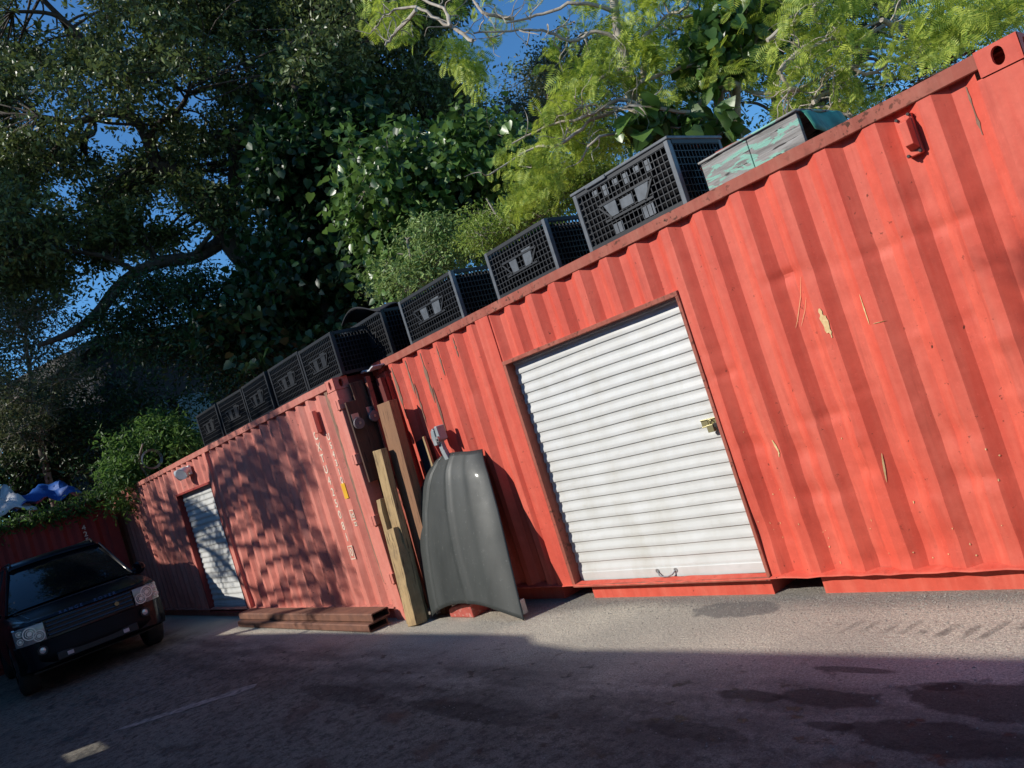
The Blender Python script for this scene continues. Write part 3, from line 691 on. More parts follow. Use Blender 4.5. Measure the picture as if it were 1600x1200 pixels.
leaning('steel_angle', 'slim red steel bar with a bright sunlit edge beside the caster wheels', 'steel bar', (.12, -.20, 0), (.085, -.135, 2.44), .035, .05, RAIL, None, .003, .001)
leaning('steel_angle', 'dull red steel channel behind the tall brown beam', 'steel bar', (.22, -.06, 0), (.17, -.045, 2.38), .10, .05, DOORRED, None, .003, .001)
# upright dolly with two caster wheels
d_ = thing('caster_dolly', 'upright dolly showing two grey caster wheels beside the container doors', 'dolly', (.0, -.30, 1.96))
mb = MB(); mb.box(.0, .03, -.12, .16, -.55, .28); mb.build('deck', WOODDARK, d_, bevel=.004)
for yy, zz in ((-.085, .06), (.10, .09)):
    mb = MB(); mb.tube([(.09, yy, zz-.02), (.12, yy, zz-.02)], [.058, .058], 18); wh = mb.build('caster_wheel', simple('caster_rubber', (.16, .13, .14), rough=.6), d_, bevel=.006)
    mb = MB(); mb.tube([(.12, yy, zz-.02), (.128, yy, zz-.02)], .014, 10); mb.build('hub', STEEL, wh)
    mb = MB(); mb.beam((.03, yy+.04, zz+.05), (.13, yy, zz-.02), .03, .006, (1, 0, 0)); mb.box(.028, .04, yy-.02, yy+.06, zz, zz+.09); mb.build('fork', STEEL, wh)
# white plate lying on the container corner
P = [[(.0+.26*u, -.14+.2*v, H1-.06+.012*sin(u*8)) for v in np.linspace(0, 1, 4)] for u in np.linspace(0, 1, 7)]
tag(grid_mesh(P).build('white_plate', SHEET, solid=.012), 'bent white metal strip lying on the corner of the bright red container', 'metal strip')

# steel channels at the foot of the faded container
def channel(name, label, x0, x1, yc, z0, w, h, mat):
    r = MB(); prof = [(-w/2, 0), (w/2, 0), (w/2, h), (-w/2, h)]
    tck = .012
    prof = [(-w/2+.01, 0), (w/2-.01, 0), (w/2, .01), (w/2, h-.01), (w/2-.01, h), (-w/2+.01, h), (-w/2, h-.01), (-w/2, .01)]
    inn = [(-w/2+tck, tck), (w/2-tck, tck), (w/2-tck, h-tck), (-w/2+tck, h-tck)]
    P = []
    outer = prof; m_ = len(outer)
    vs = [(x, yc+p, z0+q) for x in (x0, x1) for p, q in outer]; fs = [(i, (i+1) % m_, m_+(i+1) % m_, m_+i) for i in range(m_)]
    r.add(vs, fs)
    vs = [(x, yc+p, z0+q) for x in (x0, x1) for p, q in inn]; r.add(vs, [(i, (i+1) % 4, 4+(i+1) % 4, 4+i) for i in range(4)])
    for x in (x0, x1):
        o8 = [(x, yc+p, z0+q) for p, q in outer]; i4 = [(x, yc+p, z0+q) for p, q in inn]
        idx = [0, 1, 1, 2, 2, 3, 3, 0]   # nearest inner corner of each outer vertex
        idx = [0, 1, 1, 2, 2, 3, 3, 0]
        r.add(o8+i4, [(k, (k+1) % 8, 8+idx[(k+1) % 8], 8+idx[k]) if idx[k] != idx[(k+1) % 8] else (k, (k+1) % 8, 8+idx[k]) for k in range(8)])
    return tag(r.build(name, mat, smooth=30), label, 'steel beam', 'steel box beams stacked by the faded container')
channel('steel_beam', 'lower rusty steel box beam on the ground along the faded container', -4.0, -.22, -.66, .006, .22, .078, RUSTSTEEL)
channel('steel_beam', 'upper rusty steel box beam resting on the lower beam', -4.05, -.20, -.615, .088, .20, .085, RUSTSTEEL)

# ------------------------------------------------------------------ car bonnet leaning on the wall
hd = thing('car_bonnet', 'dusty dark grey car bonnet standing on edge against the bright red container', 'car bonnet', (1.1, -.3, 0))
def interp(x, xs, ys): return float(np.interp(x, xs, ys))
zl = [0, .2, .41, .65, 1.0, 1.2, 1.31, 1.40, 1.45]; xl_ = [.405, .345, .304, .274, .307, .385, .457, .57, .66]
zr = [0, .51, .88, 1.2, 1.41]; xr_ = [1.816, 1.706, 1.626, 1.534, 1.418]
def hoodpt(s, t, off=0.0):
    zb = .168*(max(0, sin(pi*s))**.75); zt = interp(s, [0, .06, .14, .25, .5, 1.0], [1.30, 1.37, 1.425, 1.455, 1.458, 1.41])
    z = zb+(zt-zb)*t
    x = interp(z, zl, xl_)*(1-s)+interp(z, zr, xr_)*s
    y = -.455+.375*z/1.45
    q = (2*s-1)
    y -= .085*(1-abs(q)**2.4)*(.55+.45*sin(pi*min(1, t*.9+.1)))-.03*abs(q)**8
    y += .05*max(0, t-.82)/.18*max(0, t-.82)/.18
    for c, wd, a in ((.235-.06*(1-t)+.03*t, .012, .012), (.565-.05*t, .02, -.010), (.60-.05*t, .02, -.006)): y += a*math.exp(-((s-c)/wd)**2)
    y += .012*(1/(1+math.exp(-(s-.24)*60)))-.012*(1/(1+math.exp(-(s-.78)*60)))
    return (x-1.1, y+.3+off, z)
ss = np.concatenate([np.linspace(0, .08, 8), np.linspace(.095, .92, 64), np.linspace(.93, 1, 8)]); ts = np.linspace(0, 1, 40)
sk = grid_mesh([[hoodpt(s, t_) for t_ in ts] for s in ss]).build('outer_skin', HOODM, hd, smooth=60)
mo = sk.modifiers.new('solid', 'SOLIDIFY'); mo.thickness = .004; mo.offset = 0
fr = grid_mesh([[hoodpt(.04+.92*s, .04+.92*t_, .045+.03*sin(pi*s)) for t_ in np.linspace(0, 1, 14)] for s in np.linspace(0, 1, 16)]).build('inner_frame', PLASTIC, hd, smooth=60, solid=.03)
for s, t_ in ((.97, .05), (.03, .05)):
    p = hoodpt(s, t_, .045); MB().box(p[0]-.02, p[0]+.03, p[1]-.01, p[1]+.04, p[2]-.06 if p[2] > .08 else .004, p[2]+.06).build('hinge_plate', STEEL, hd, bevel=.004)
# grey bracket arm hooked above the bonnet
ar = thing('tow_bracket', 'grey steel bracket with a slotted head standing up above the car bonnet', 'bracket', (.965, -.085, 1.40))
mb = MB(); mb.beam((.005, .01, -.02), (-.02, .0, .10), .062, .045, (0, 1, 0)); mb.beam((-.02, 0, .09), (-.038, 0, .24), .058, .045, (0, 1, 0)); mb.build('shank', PLASTICG, ar, bevel=.008)
GREYP = simple('grey_machine_paint', (.34, .37, .38), (.22, .24, .25), rough=.5)
ar.children[0].data.materials[0] = GREYP
mb = MB(); mb.prism([(-.075, .16), (-.02, .16), (-.012, .30), (-.03, .325), (-.066, .30), (-.085, .24)], -.055, .035); mb.prism([(.004, .18), (.055, .20), (.05, .33), (.008, .335)], -.055, .035); mb.box(-.02, .01, -.02, .03, .19, .29); mb.build('head', GREYP, ar, bevel=.007)
mb = MB(); mb.tube([(.03, -.075, .215), (.03, -.05, .215)], .028, 6); mb.tube([(.03, -.085, .215), (.03, -.05, .215)], .012, 8); mb.build('bolt', STEEL, ar)
mb = MB(); mb.beam((.0, .0, -.01), (.11, .01, .025), .03, .02, (0, 1, 0)); mb.build('base_plate', GREYP, ar, bevel=.004)
# block under the bonnet
mb = MB(); mb.prism([(.65, 0), (1.03, 0), (1.03, .13), (.92, .135), (.72, .105), (.65, .08)], -.375, -.10)
tag(mb.build('red_block', paint('chipped_red', (.50, .10, .075), (.40, .09, .07), rust=(.55, .35, .3), rust_lo=.55), bevel=.012), 'chipped red block on the ground under the arch of the car bonnet', 'block')
# a dark wheel rim / panel behind the bonnet's right edge
# ------------------------------------------------------------------ off-road car
def make_car():
    r = thing('parked_car', 'black off road car parked nose out in the shade before the dark container', 'car', (-4.97, -2.24, 0), rad(-2))
    r.scale = (1, .94, .955)
    # x: 0 at the nose, negative to the rear; y: half width
    Wd, Lc = .978, 4.55
    xs = sorted(set(list(np.round(np.linspace(0, Lc, 40), 3)) + [.02, .05, .09, .14]))
    ax = (.90, 3.72); R = .43
    def hw(x): return Wd*min(1, .80+.20*min(1, (x/.42))**.5) if x < .42 else (Wd if x < 4.2 else Wd-.05*(x-4.2)/.35)
    def top(x):
        if x < .05: return .985+.6*x
        if x < 1.30: return 1.015+.105*sqrt((x-.05)/1.25)
        return 1.13
    def low(x):
        z = .36+.05*max(0, .3-x)
        for a in ax:
            if abs(x-a) < R: z = max(z, .37+sqrt(R*R-(x-a)**2))
        return z
    P = []
    for x in xs:
        w_ = hw(x); zt = top(x); zb = low(x); row = []
        half = [(0, zt), (w_*.3, zt-.002), (w_*.6, zt-.010), (w_*.80, zt-.018), (w_*.875, zt-.004), (w_*.93, zt-.025), (w_*.965, zt-.075), (w_*.985, max(zb+.03, .86)), (w_, max(zb+.02, .72)), (w_*.995, max(zb+.01, .55)), (w_*.97, zb), (w_*.80, zb+.01)]
        row = [(-x, -y, z) for y, z in reversed(half)] + [(-x, y, z) for y, z in half[1:]]
        P.append(row)
    body = grid_mesh(P)
    n = len(P[0]); body.f.append(tuple(range(n)))                      # nose panel
    base = (len(P)-1)*n; body.f.append(tuple(base+k for k in range(n)))
    body.build('body', CARPAINT, r, smooth=38)
    # cabin
    st = [(1.18, .90, 1.115, .86, 1.13), (1.95, .90, 1.13, .66, 1.73), (2.3, .90, 1.13, .655, 1.80), (3.2, .90, 1.13, .65, 1.815), (4.1, .88, 1.13, .63, 1.78), (4.45, .87, 1.13, .78, 1.16)]
    P = []
    for x, yb, zb, yt, zt in st:
        row = [(-x, -yb, zb), (-x, -(yb*.55+yt*.45), zb*.5+zt*.5), (-x, -yt, zt), (-x, -yt*.8, zt+.02), (-x, 0, zt+.035), (-x, yt*.8, zt+.02), (-x, yt, zt), (-x, (yb*.55+yt*.45), zb*.5+zt*.5), (-x, yb, zb)]
        P.append(row)
    cab = grid_mesh(P).build('window_glass', GLASS, r, smooth=30)
    mb = MB()      # roof skin and pillars
    P = [[(-x, y*yt/.65, z+.012) for y, z in ((-.66, zt-.02), (-.6, zt+.018), (-.3, zt+.032), (0, zt+.037), (.3, zt+.032), (.6, zt+.018), (.66, zt-.02))] for x, yt, zt in ((1.93, .66, 1.725), (2.3, .655, 1.80), (3.2, .65, 1.815), (4.1, .63, 1.78))]
    grid_mesh(P).build('roof', CARPAINT, r, smooth=40, solid=.01)
    for s in (-1, 1):
        mb = MB(); mb.beam((-1.20, s*.885, 1.12), (-1.96, s*.67, 1.735), .075, .03, (0, s, .3)); mb.build('windscreen_pillar', CARPAINT, r, bevel=.008)
        mb = MB(); mb.beam((-2.75, s*.905, 1.13), (-2.85, s*.665, 1.80), .09, .02, (0, s, .3)); mb.beam((-3.75, s*.90, 1.13), (-3.80, s*.66, 1.79), .10, .02, (0, s, .3)); mb.build('side_pillar', CARPAINT, r)
        mb = MB(); mb.tube([(-2.1, s*.60, 1.80), (-2.2, s*.60, 1.855), (-4.0, s*.585, 1.85), (-4.1, s*.585, 1.80)], .016, 8); mb.build('roof_rail', PLASTIC, r)
        mb = MB(); mb.tube([(-1.52, s*.93, 1.14), (-1.50, s*1.0, 1.16)], .03, 8)
        mb.tube([(-1.46, s*1.02, 1.17), (-1.47, s*1.03, 1.17), (-1.58, s*1.06, 1.17), (-1.60, s*1.06, 1.17)], [.07, .095, .10, .08], 14); mi = mb.build('door_mirror', CARPAINT, r, smooth=45)
        mb = MB(); mb.box(-3.0, -2.82, s*.99-.012, s*.99+.012, .95, .98); mb.build('door_handle', CARPAINT, r, bevel=.005)
    # windscreen wipers and cowl
    mb = MB(); mb.box(-1.32, -1.16, -.80, .80, 1.095, 1.125); mb.build('cowl', PLASTIC, r, bevel=.01)
    for y0, y1 in ((-.45, .25), (.10, .72)):
        mb = MB(); mb.tube([(-1.24, y0, 1.16), (-1.36, y1, 1.27)], .009, 6); mb.build('wiper', RUBBER, r)
    # bonnet: shut line and side strakes
    mb = MB()
    for s in (-1, 1): mb.tube([(-.12, s*.70, 1.045), (-.6, s*.74, 1.10), (-1.15, s*.76, 1.128)], .006, 5)
    mb.build('bonnet_crease', CARPAINT, r)
    # clamshell bonnet edge
    P = []
    for y in np.linspace(-.90, .90, 25):
        q = abs(y/.90); xx = .012-.15*q**4
        P.append([(xx, y, .968-.02*q**4), (xx+.028, y, .985-.02*q**4), (xx+.02, y, 1.012-.02*q**4), (xx-.07, y, 1.034-.018*q**4)])
    grid_mesh(P).build('bonnet_lip', CARPAINT, r, smooth=70, solid=.006)
    Tn = Matrix.Translation((.042, .0, 1.0)) @ Matrix(((0, 0, 1, 0), (1, 0, 0, 0), (0, 1, 0, 0), (0, 0, 0, 1))) @ Matrix.Rotation(rad(-18), 4, 'X')
    text('name_letters', 'RANGE   ROVER', .062, simple('letter_blue_grey', (.07, .10, .18), (.05, .08, .15), rough=.35, metal=.3), r, Tn, .003, 1.75, .001)
    # grille: recess, frame and three slats
    mb = MB(); mb.box(-.05, .012, -.56, .56, .73, .955); gr = mb.build('grille', PLASTIC, r)
    mb = MB()
    for z in (.765, .825, .885, .94): mb.add([(.012, -.555, z-.017), (.012, .555, z-.017), (.012, .555, z+.014), (.012, -.555, z+.014), (.045, -.545, z-.010), (.045, .545, z-.010), (.038, .545, z+.012), (.038, -.545, z+.012)], [(4, 5, 6, 7), (0, 1, 5, 4), (2, 3, 7, 6), (1, 2, 6, 5), (3, 0, 4, 7)])
    mb.build('slat', simple('gloss_black_slat', (.02, .021, .034), rough=.18), gr, bevel=.003)
    mb = MB(); mb.tube([(.05, .34, .85), (.058, .34, .85)], .03, 14); mb.build('badge', simple('oval_badge', (.25, .2, .1), rough=.3, metal=.5), gr)
    # headlights
    for s in (-1, 1):
        mb = MB(); P = []
        for k, y in enumerate(np.linspace(.575, .93, 9)):
            q = max(0, (y-.75)/.18); xx = .018-.16*q*q
            P.append([(xx-.05, s*y, .715), (xx, s*y, .725), (xx+.012, s*y, .84), (xx, s*y, .955), (xx-.05, s*y, .965)])
        hl = grid_mesh(P).build('headlight', LAMPGLASS, r, smooth=50)
        for cy, cz, rr_, d in ((.655, .80, .075, .034), (.755, .865, .085, .024), (.865, .90, .04, -.02), (.875, .80, .04, -.02)):
            mb = MB()
            for q0, q1, dx in ((.82, 1.0, .004), (.52, .62, .006)): mb.disc_ring((s*cy, cz), rr_*q0, rr_*q1, d+dx, 24)
            mb.tube([(d, s*cy, cz), (d+.012, s*cy, cz)], rr_*.34, 14)
            mb.build('lamp_ring', LAMPRING, hl, solid=.006)
        # fog lamp
        mb = MB(); mb.disc_ring((s*.66, .60), .042, .062, .048, 20); mb.build('fog_lamp', PLASTIC, r, solid=.02)
        fl = r.children[-1]
        mb = MB(); mb.tube([(.02, s*.66, .60), (.042, s*.66, .60), (.046, s*.66, .60)], [.042, .04, .02], 16); mb.build('lens', LAMPRING, fl, smooth=40)
    # bumper
    P = []
    for y in np.linspace(-.955, .955, 31):
        q = abs(y/.955); xx = .045-.26*q**5
        P.append([(xx-.06, y, .715), (xx-.005, y, .705), (xx, y, .60), (xx+.015, y, .52), (xx+.012, y, .47), (xx-.03, y, .40), (xx-.10, y, .34)])
    bp = grid_mesh(P).build('bumper', BUMPER, r, smooth=40, solid=.01)
    mb = MB(); mb.box(.03, .062, -.52, .52, .40, .505); mb.build('air_intake', PLASTIC, bp, bevel=.008)
    for y in (-.36, .36):
        mb = MB(); mb.box(.06, .072, y-.038, y+.038, .425, .475); mb.build('tow_eye_cover', simple('pale_cover', (.62, .56, .55), rough=.5), bp, bevel=.004)
    # wheels
    for a in ax:
        for s in (-1, 1):
            prof = [(.20, .0), (.30, .0), (.355, .02), (.375, .05), (.378, .12), (.375, .21), (.35, .25), (.28, .25)]
            mb = MB(); P = []
            for k in range(33):
                th = 2*pi*k/32; P.append([(-a+rr_*cos(th), s*(.975-d), .375+rr_*sin(th)) for rr_, d in prof])
            ty = grid_mesh(P).build('wheel', RUBBER, r, smooth=40)
            mb = MB(); mb.tube([(-a, s*.90, .375), (-a, s*.93, .375)], .205, 24)
            for k in range(7):
                th = 2*pi*k/7; mb.beam((-a+.05*cos(th), s*.945, .375+.05*sin(th)), (-a+.25*cos(th), s*.945, .375+.25*sin(th)), .05, .03, (0, 1, 0))
            mb.disc_ring((0, 0), .0, .001, 0, 3); mb.v = mb.v[:-6]; mb.f = mb.f[:-3]
            mb.build('rim', STEEL, ty)
    mb = MB(); mb.box(-4.2, -.25, -.80, .80, .30, .42); mb.build('underbody', PLASTIC, r)
    return r
make_car()

# ------------------------------------------------------------------ unseen stand-in walls, shaped to cast the yard's shade
def wallthing(label, x0, x1, y0, y1, segs, hole=None):
    r = thing('shade_wall', label, 'wall', ((x0+x1)/2, y0, 0))
    mb = MB(); cx = (x0+x1)/2; poly = [(x0-cx, 0), (x1-cx, 0)]+[(x-cx, z) for x, z in segs]
    
    if hole:                     # opening made up to throw a sun fleck: four pieces round it
        hx0, hx1, hz0, hz1 = hole
        xs_ = [q[0] for q in segs][::-1]; zs_ = [q[1] for q in segs][::-1]; top = lambda x: float(np.interp(x, xs_, zs_))
        R_ = [(x, z) for x, z in segs if x > hx1]; L_ = [(x, z) for x, z in segs if x < hx0]; M_ = [(x, z) for x, z in segs if hx0 <= x <= hx1]
        for pl in ([(hx1, 0), (x1, 0)]+R_+[(hx1, top(hx1))], [(x0, 0), (hx0, 0), (hx0, top(hx0))]+L_, [(hx0, 0), (hx1, 0), (hx1, hz0), (hx0, hz0)], [(hx0, hz1), (hx1, hz1), (hx1, top(hx1))]+M_+[(hx0, top(hx0))]):
            mb.prism([(x-cx, z) for x, z in pl], 0, y1-y0)
    else: mb.prism(poly, 0, y1-y0)
    mb.build('wall_slab', CONC, r)
    return r
wallthing('unseen stand-in wall on the near side of the yard, shaped to cast its broad shadow', -6.98, 14, -6.6, -6.24, [(14, 4.12), (2.6, 4.06), (.9, 4.0), (.05, 3.95), (-.5, 4.0), (-.8, 4.09), (-1.2, 4.09), (-4.2, 4.0), (-6.98, 3.84)], hole=(-2.95, -2.32, 2.13, 2.58))
wallthing('taller unseen stand-in wall at the far left, stepped to shade the car and lower trees', -34, -7.0, -6.6, -6.24, [(-7.0, 3.9), (-7.3, 4.4), (-9.1, 4.6), (-9.4, 5.0), (-11, 5.25), (-15, 5.6), (-15.5, 10), (-34, 10.5)])

# ------------------------------------------------------------------ dark building behind the trees
bd = thing('shed', 'dark blue black building in deep shade behind the left trees', 'building', (-17.5, 4.0, 0), rad(12))
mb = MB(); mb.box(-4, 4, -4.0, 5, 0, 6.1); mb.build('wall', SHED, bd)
mb = MB(); mb.prism([(-4.4, 6.11), (4.4, 6.11), (4.4, 6.25), (-4.4, 6.9)], -4.4, 5.4); mb.build('roof', DKSTEEL, bd)
for y in (-2.5, 0, 2.5):
    mb = MB(); mb.box(4.0, 4.05, y-.6, y+.6, 2.6, 4.6); w_ = mb.build('window', GLASS, bd)

# ------------------------------------------------------------------ foliage
rng = np.random.default_rng(4)
def unit(v): return v/np.maximum(np.linalg.norm(v, axis=-1, keepdims=True), 1e-9)
TEMPL = {}
def T_(name, verts, faces): TEMPL[name] = (np.array(verts, float), faces)
T_('oak', [(0, 0, 0), (.5, -.22, .05), (1, 0, 0), (.5, .22, .05)], [(0, 1, 2), (0, 2, 3)])
T_('heart', [(0, 0, 0), (-.08, -.28, .03), (.18, -.46, .06), (.55, -.34, .05), (1, 0, -.08), (.55, .34, .05), (.18, .46, .06), (-.08, .28, .03)], [(0, 1, 2, 3, 4), (0, 4, 5, 6, 7)])
T_('lance', [(0, 0, 0), (.35, -.17, .04), (.7, -.13, .02), (1, 0, -.08), (.7, .13, .02), (.35, .17, .04)], [(0, 1, 2, 3), (0, 3, 4, 5)])
fv = []; ff = []
def _q(p, d, n_, w_): 
    i = len(fv); p = np.array(p); d = np.array(d, float); s = np.array(n_, float)*w_
    fv.extend([p, p+d*.5+s, p+d, p+d*.5-s]); ff.append((i, i+1, i+2, i+3))
NP = 9
for k in range(NP):                       # feathery compound leaf: paired leaflets down a drooping stalk
    u = .12+.86*k/(NP-1); z = -.22*u*u; L = .40*sin(pi*(.12+.80*u))+.05
    for s in (-1, 1): _q((u, 0, z), (L*.42, s*L, -.10*L), (1, 0, -.1), .046)
i = len(fv); fv.extend([(0, .008, 0), (.5, .008, -.055), (1, .004, -.22), (1, -.004, -.22), (.5, -.008, -.055), (0, -.008, 0)]); ff.append((i, i+1, i+4, i+5)); ff.append((i+1, i+2, i+3, i+4))
T_('fern', [tuple(p) for p in fv], ff)

def leaf_mesh(name, pos, size, templ, mat, parent, droop=.0, up=.4, out=None, outw=0):
    """pos (N,3), size (N,): one mesh of N leaves"""
    V, F = TEMPL[templ]; N = len(pos)
    d = unit(rng.normal(size=(N, 3))+(0 if out is None else out*outw)); d[:, 2] -= droop; d = unit(d)
    nrm = rng.normal(size=(N, 3)); nrm[:, 2] += up; 
    nrm += np.array([.25, -.35, 0])*up
    nrm = unit(nrm-d*np.sum(nrm*d, 1, keepdims=True)); sd = np.cross(nrm, d)
    s = size[:, None, None]
    P = pos[:, None, :]+s*(V[None, :, 0:1]*d[:, None]+V[None, :, 1:2]*sd[:, None]+V[None, :, 2:3]*nrm[:, None])
    k = len(V); P = P.reshape(-1, 3)
    loops = []; tot = []
    for f in F: loops += list(f); tot.append(len(f))
    loops = np.array(loops); allv = (np.arange(N)[:, None]*k+loops[None]).ravel()
    tot = np.tile(np.array(tot), N); start = np.concatenate([[0], np.cumsum(tot)[:-1]])
    me = bpy.data.meshes.new(name); me.vertices.add(len(P)); me.vertices.foreach_set('co', P.ravel().astype(np.float32))
    me.loops.add(len(allv)); me.loops.foreach_set('vertex_index', allv.astype(np.int32))
    me.polygons.add(len(tot)); me.polygons.foreach_set('loop_start', start.astype(np.int32))
    me.update(calc_edges=True); me.validate()
    me.materials.append(mat); o = bpy.data.objects.new(name, me); link(o, parent); return o

def smooth_path(pts, n=6, wig=0.0):
    pts = np.array(pts, float); out = []
    for i in range(len(pts)-1):
        p0 = pts[max(i-1, 0)]; p1 = pts[i]; p2 = pts[i+1]; p3 = pts[min(i+2, len(pts)-1)]
        for t_ in np.linspace(0, 1, n, endpoint=False):
            q = .5*((2*p1)+(-p0+p2)*t_+(2*p0-5*p1+4*p2-p3)*t_**2+(-p0+3*p1-3*p2+p3)*t_**3)
            if wig: q = q+np.append(rng.normal(size=3)*wig, [0]*(len(q)-3))
            out.append(q)
    out.append(pts[-1]); return np.array(out)

class Tree:
    def __init__(s, name, label, cat, base, group=None):
        s.root = thing(name, label, cat, tuple(base), 0, group); s.base = np.array(base, float); s.wood = MB(); s.nodes = []; s.pos = []; s.sz = []; s.out = []
    def limb(s, pts, n=6, seg=8, wig=.0):
        """pts: list of (x,y,z,r) in world space"""
        p = smooth_path(pts, n, wig); s.wood.tube(p[:, :3]-s.base, np.maximum(p[:, 3], .003), seg); s.nodes += [q for q in p]; return p
    def lobe(s, c, r, sprays, leaves, size, sig=.12, flat=.75, twig=.006, branch=True, stretch=None):
        c = np.array(c, float); r3 = np.array([r, r, r*flat]) if stretch is None else np.array(stretch)
        if branch and s.nodes:
            nd = np.array(s.nodes); j = np.argmin(np.linalg.norm(nd[:, :3]-c, axis=1)+np.maximum(0, nd[:, 2]-c[2])*.7); a = nd[j]
            mid = (a[:3]+c)/2+rng.normal(size=3)*.12*np.linalg.norm(a[:3]-c)*.8+np.array([0, 0, .06])
            ra = min(a[3]*.6, .012+.012*np.linalg.norm(a[:3]-c))
            p = smooth_path([(*a[:3], ra), (*mid, ra*.75), (*c, ra*.45)], 4); s.wood.tube(p[:, :3]-s.base, p[:, 3], 5, False)
        for k in range(sprays):
            d = unit(rng.normal(size=3)); q = c+d*r3*(.35+.75*rng.random())
            if twig:
                m_ = c+(q-c)*.55+rng.normal(size=3)*.05
                s.wood.tube([c-s.base, m_-s.base, q-s.base], [twig*1.3, twig, twig*.5], 3, False)
            n_ = max(3, int(leaves*(.6+.8*rng.random())))
            L = np.clip(rng.random(n_), 0, 1)[:, None]
            pts = q+d*(L-.6)*sig*2.4+rng.normal(size=(n_, 3))*sig*np.array([1, 1, .7])
            s.pos.append(pts); s.sz.append(size*(.65+.7*rng.random(n_))); s.out.append(np.tile(d, (n_, 1)))
    def finish(s, bark, leafm, templ, droop=.2, up=.5, outw=.6, crown='crown', trunk='trunk'):
        if s.wood.v: s.wood.build(trunk, bark, s.root, smooth=60)
        if s.pos: leaf_mesh(crown, np.concatenate(s.pos)-s.base, np.concatenate(s.sz), templ, leafm, s.root, droop, up, np.concatenate(s.out), outw)
        s.pos = []; s.sz = []; s.out = []; s.wood = MB()

OAK = leafmat('live_oak_leaf', (.014, .025, .008), (.17, .22, .065), rough=.42, trans=.2, spec=.45)
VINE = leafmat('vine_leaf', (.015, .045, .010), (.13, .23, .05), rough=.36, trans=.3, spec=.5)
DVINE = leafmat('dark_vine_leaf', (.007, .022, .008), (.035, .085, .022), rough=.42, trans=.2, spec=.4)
FERN = leafmat('feathery_leaf', (.14, .23, .03), (.52, .58, .10), rough=.5, trans=.42, tcol=(.45, .55, .05))
LIME = leafmat('lime_leaf', (.12, .20, .03), (.28, .36, .07), rough=.45, trans=.4)
PALE = leafmat('variegated_leaf', (.06, .14, .03), (.34, .44, .15), rough=.45, trans=.3)
OLIVE = leafmat('olive_leaf', (.06, .075, .03), (.11, .125, .055), rough=.5, trans=.25)
CREEP = leafmat('creeper_leaf', (.03, .075, .015), (.12, .22, .05), rough=.5, trans=.35)

def W(px, py, d, r=None):
    p = at(px, py, d); return tuple(p) if r is None else (*p, r)

# --- live oak ---------------------------------------------------------------
b0 = at(452, 560, 16.8); b0[2] = 0
oak = Tree('live_oak', 'big dark live oak with crooked limbs spreading over the left of the yard', 'tree', b0)
oak.limb([(*b0, .32), W(440, 520, 16.6, .27), W(408, 440, 16.4, .24), W(362, 385, 16.2, .20), W(318, 318, 16.0, .18), W(282, 272, 15.8, .165), W(246, 262, 15.7, .15)], seg=10)
oak.limb([W(246, 262, 15.7, .14), W(232, 222, 15.6, .12), W(210, 186, 15.5, .11), W(168, 176, 15.3, .09), W(120, 190, 15.0, .06), W(60, 180, 14.6, .03)])
oak.limb([W(232, 222, 15.6, .07), W(245, 195, 15.3, .055), W(276, 174, 15.2, .05), W(292, 150, 15.0, .04), W(298, 122, 14.9, .025)])
oak.limb([W(276, 174, 15.2, .035), W(255, 160, 15.2, .025), W(225, 130, 15.2, .02)])
oak.limb([W(210, 186, 15.5, .07), W(185, 140, 15.4, .055), W(150, 90, 15.2, .05), W(118, 48, 15.0, .05), W(80, 22, 14.8, .04), W(20, 18, 14.5, .03)])
oak.limb([W(118, 48, 15.0, .05), W(70, 2, 14.8, .05), W(40, -40, 14.6, .04)])
oak.limb([W(405, 440, 16.4, .20), W(372, 340, 16.6, .15), W(368, 250, 16.8, .12), W(402, 165, 16.8, .10), W(452, 95, 16.6, .08), W(500, 30, 16.5, .05), W(540, -40, 16.4, .03)])
oak.limb([W(402, 165, 16.8, .08), W(380, 90, 16.6, .06), W(340, 30, 16.4, .04), W(320, -30, 16.3, .03)])
oak.limb([W(350, 375, 16.2, .15), W(305, 402, 15.9, .13), W(258, 408, 15.6, .125), W(215, 425, 15.3, .11), W(182, 452, 15.0, .11), W(150, 492, 14.8, .10), W(110, 520, 14.6, .07), W(60, 540, 14.3, .04)])
oak.limb([W(215, 425, 15.3, .06), W(160, 400, 14.9, .05), W(90, 390, 14.6, .035), W(20, 380, 14.2, .02)])
oak.limb([W(300, 402, 15.9, .06), W(330, 365, 15.6, .04), W(345, 340, 15.5, .02)])
gaps = [(255, 150, 26), (205, 225, 30), (285, 130, 20), (195, 50, 26), (395, 100, 26), (62, 152, 22), (75, 310, 24), (120, 45, 18), (30, 10, 24), (140, 445, 36), (210, 400, 16), (95, 8, 30), (165, 205, 18),
        (410, 345, 18), (275, 320, 14), (545, 235, 24), (130, 215, 22), (300, 60, 14), (235, 455, 4)]
def scatter(n, poly, dr, gp=(), minsep=0):
    out = []; poly = np.array(poly, float); lo = poly.min(0); hi = poly.max(0)
    tries = 0
    while len(out) < n and tries < n*60:
        tries += 1; p = lo+(hi-lo)*rng.random(2)
        ins = False; m_ = len(poly); j = m_-1
        for i in range(m_):
            if (poly[i][1] > p[1]) != (poly[j][1] > p[1]) and p[0] < (poly[j][0]-poly[i][0])*(p[1]-poly[i][1])/(poly[j][1]-poly[i][1])+poly[i][0]: ins = not ins
            j = i
        if not ins or any((p[0]-a)**2+(p[1]-b_)**2 < (c*.85+14)**2 for a, b_, c in gp): continue
        out.append(at(p[0], p[1], dr[0]+(dr[1]-dr[0])*rng.random()))
    return out
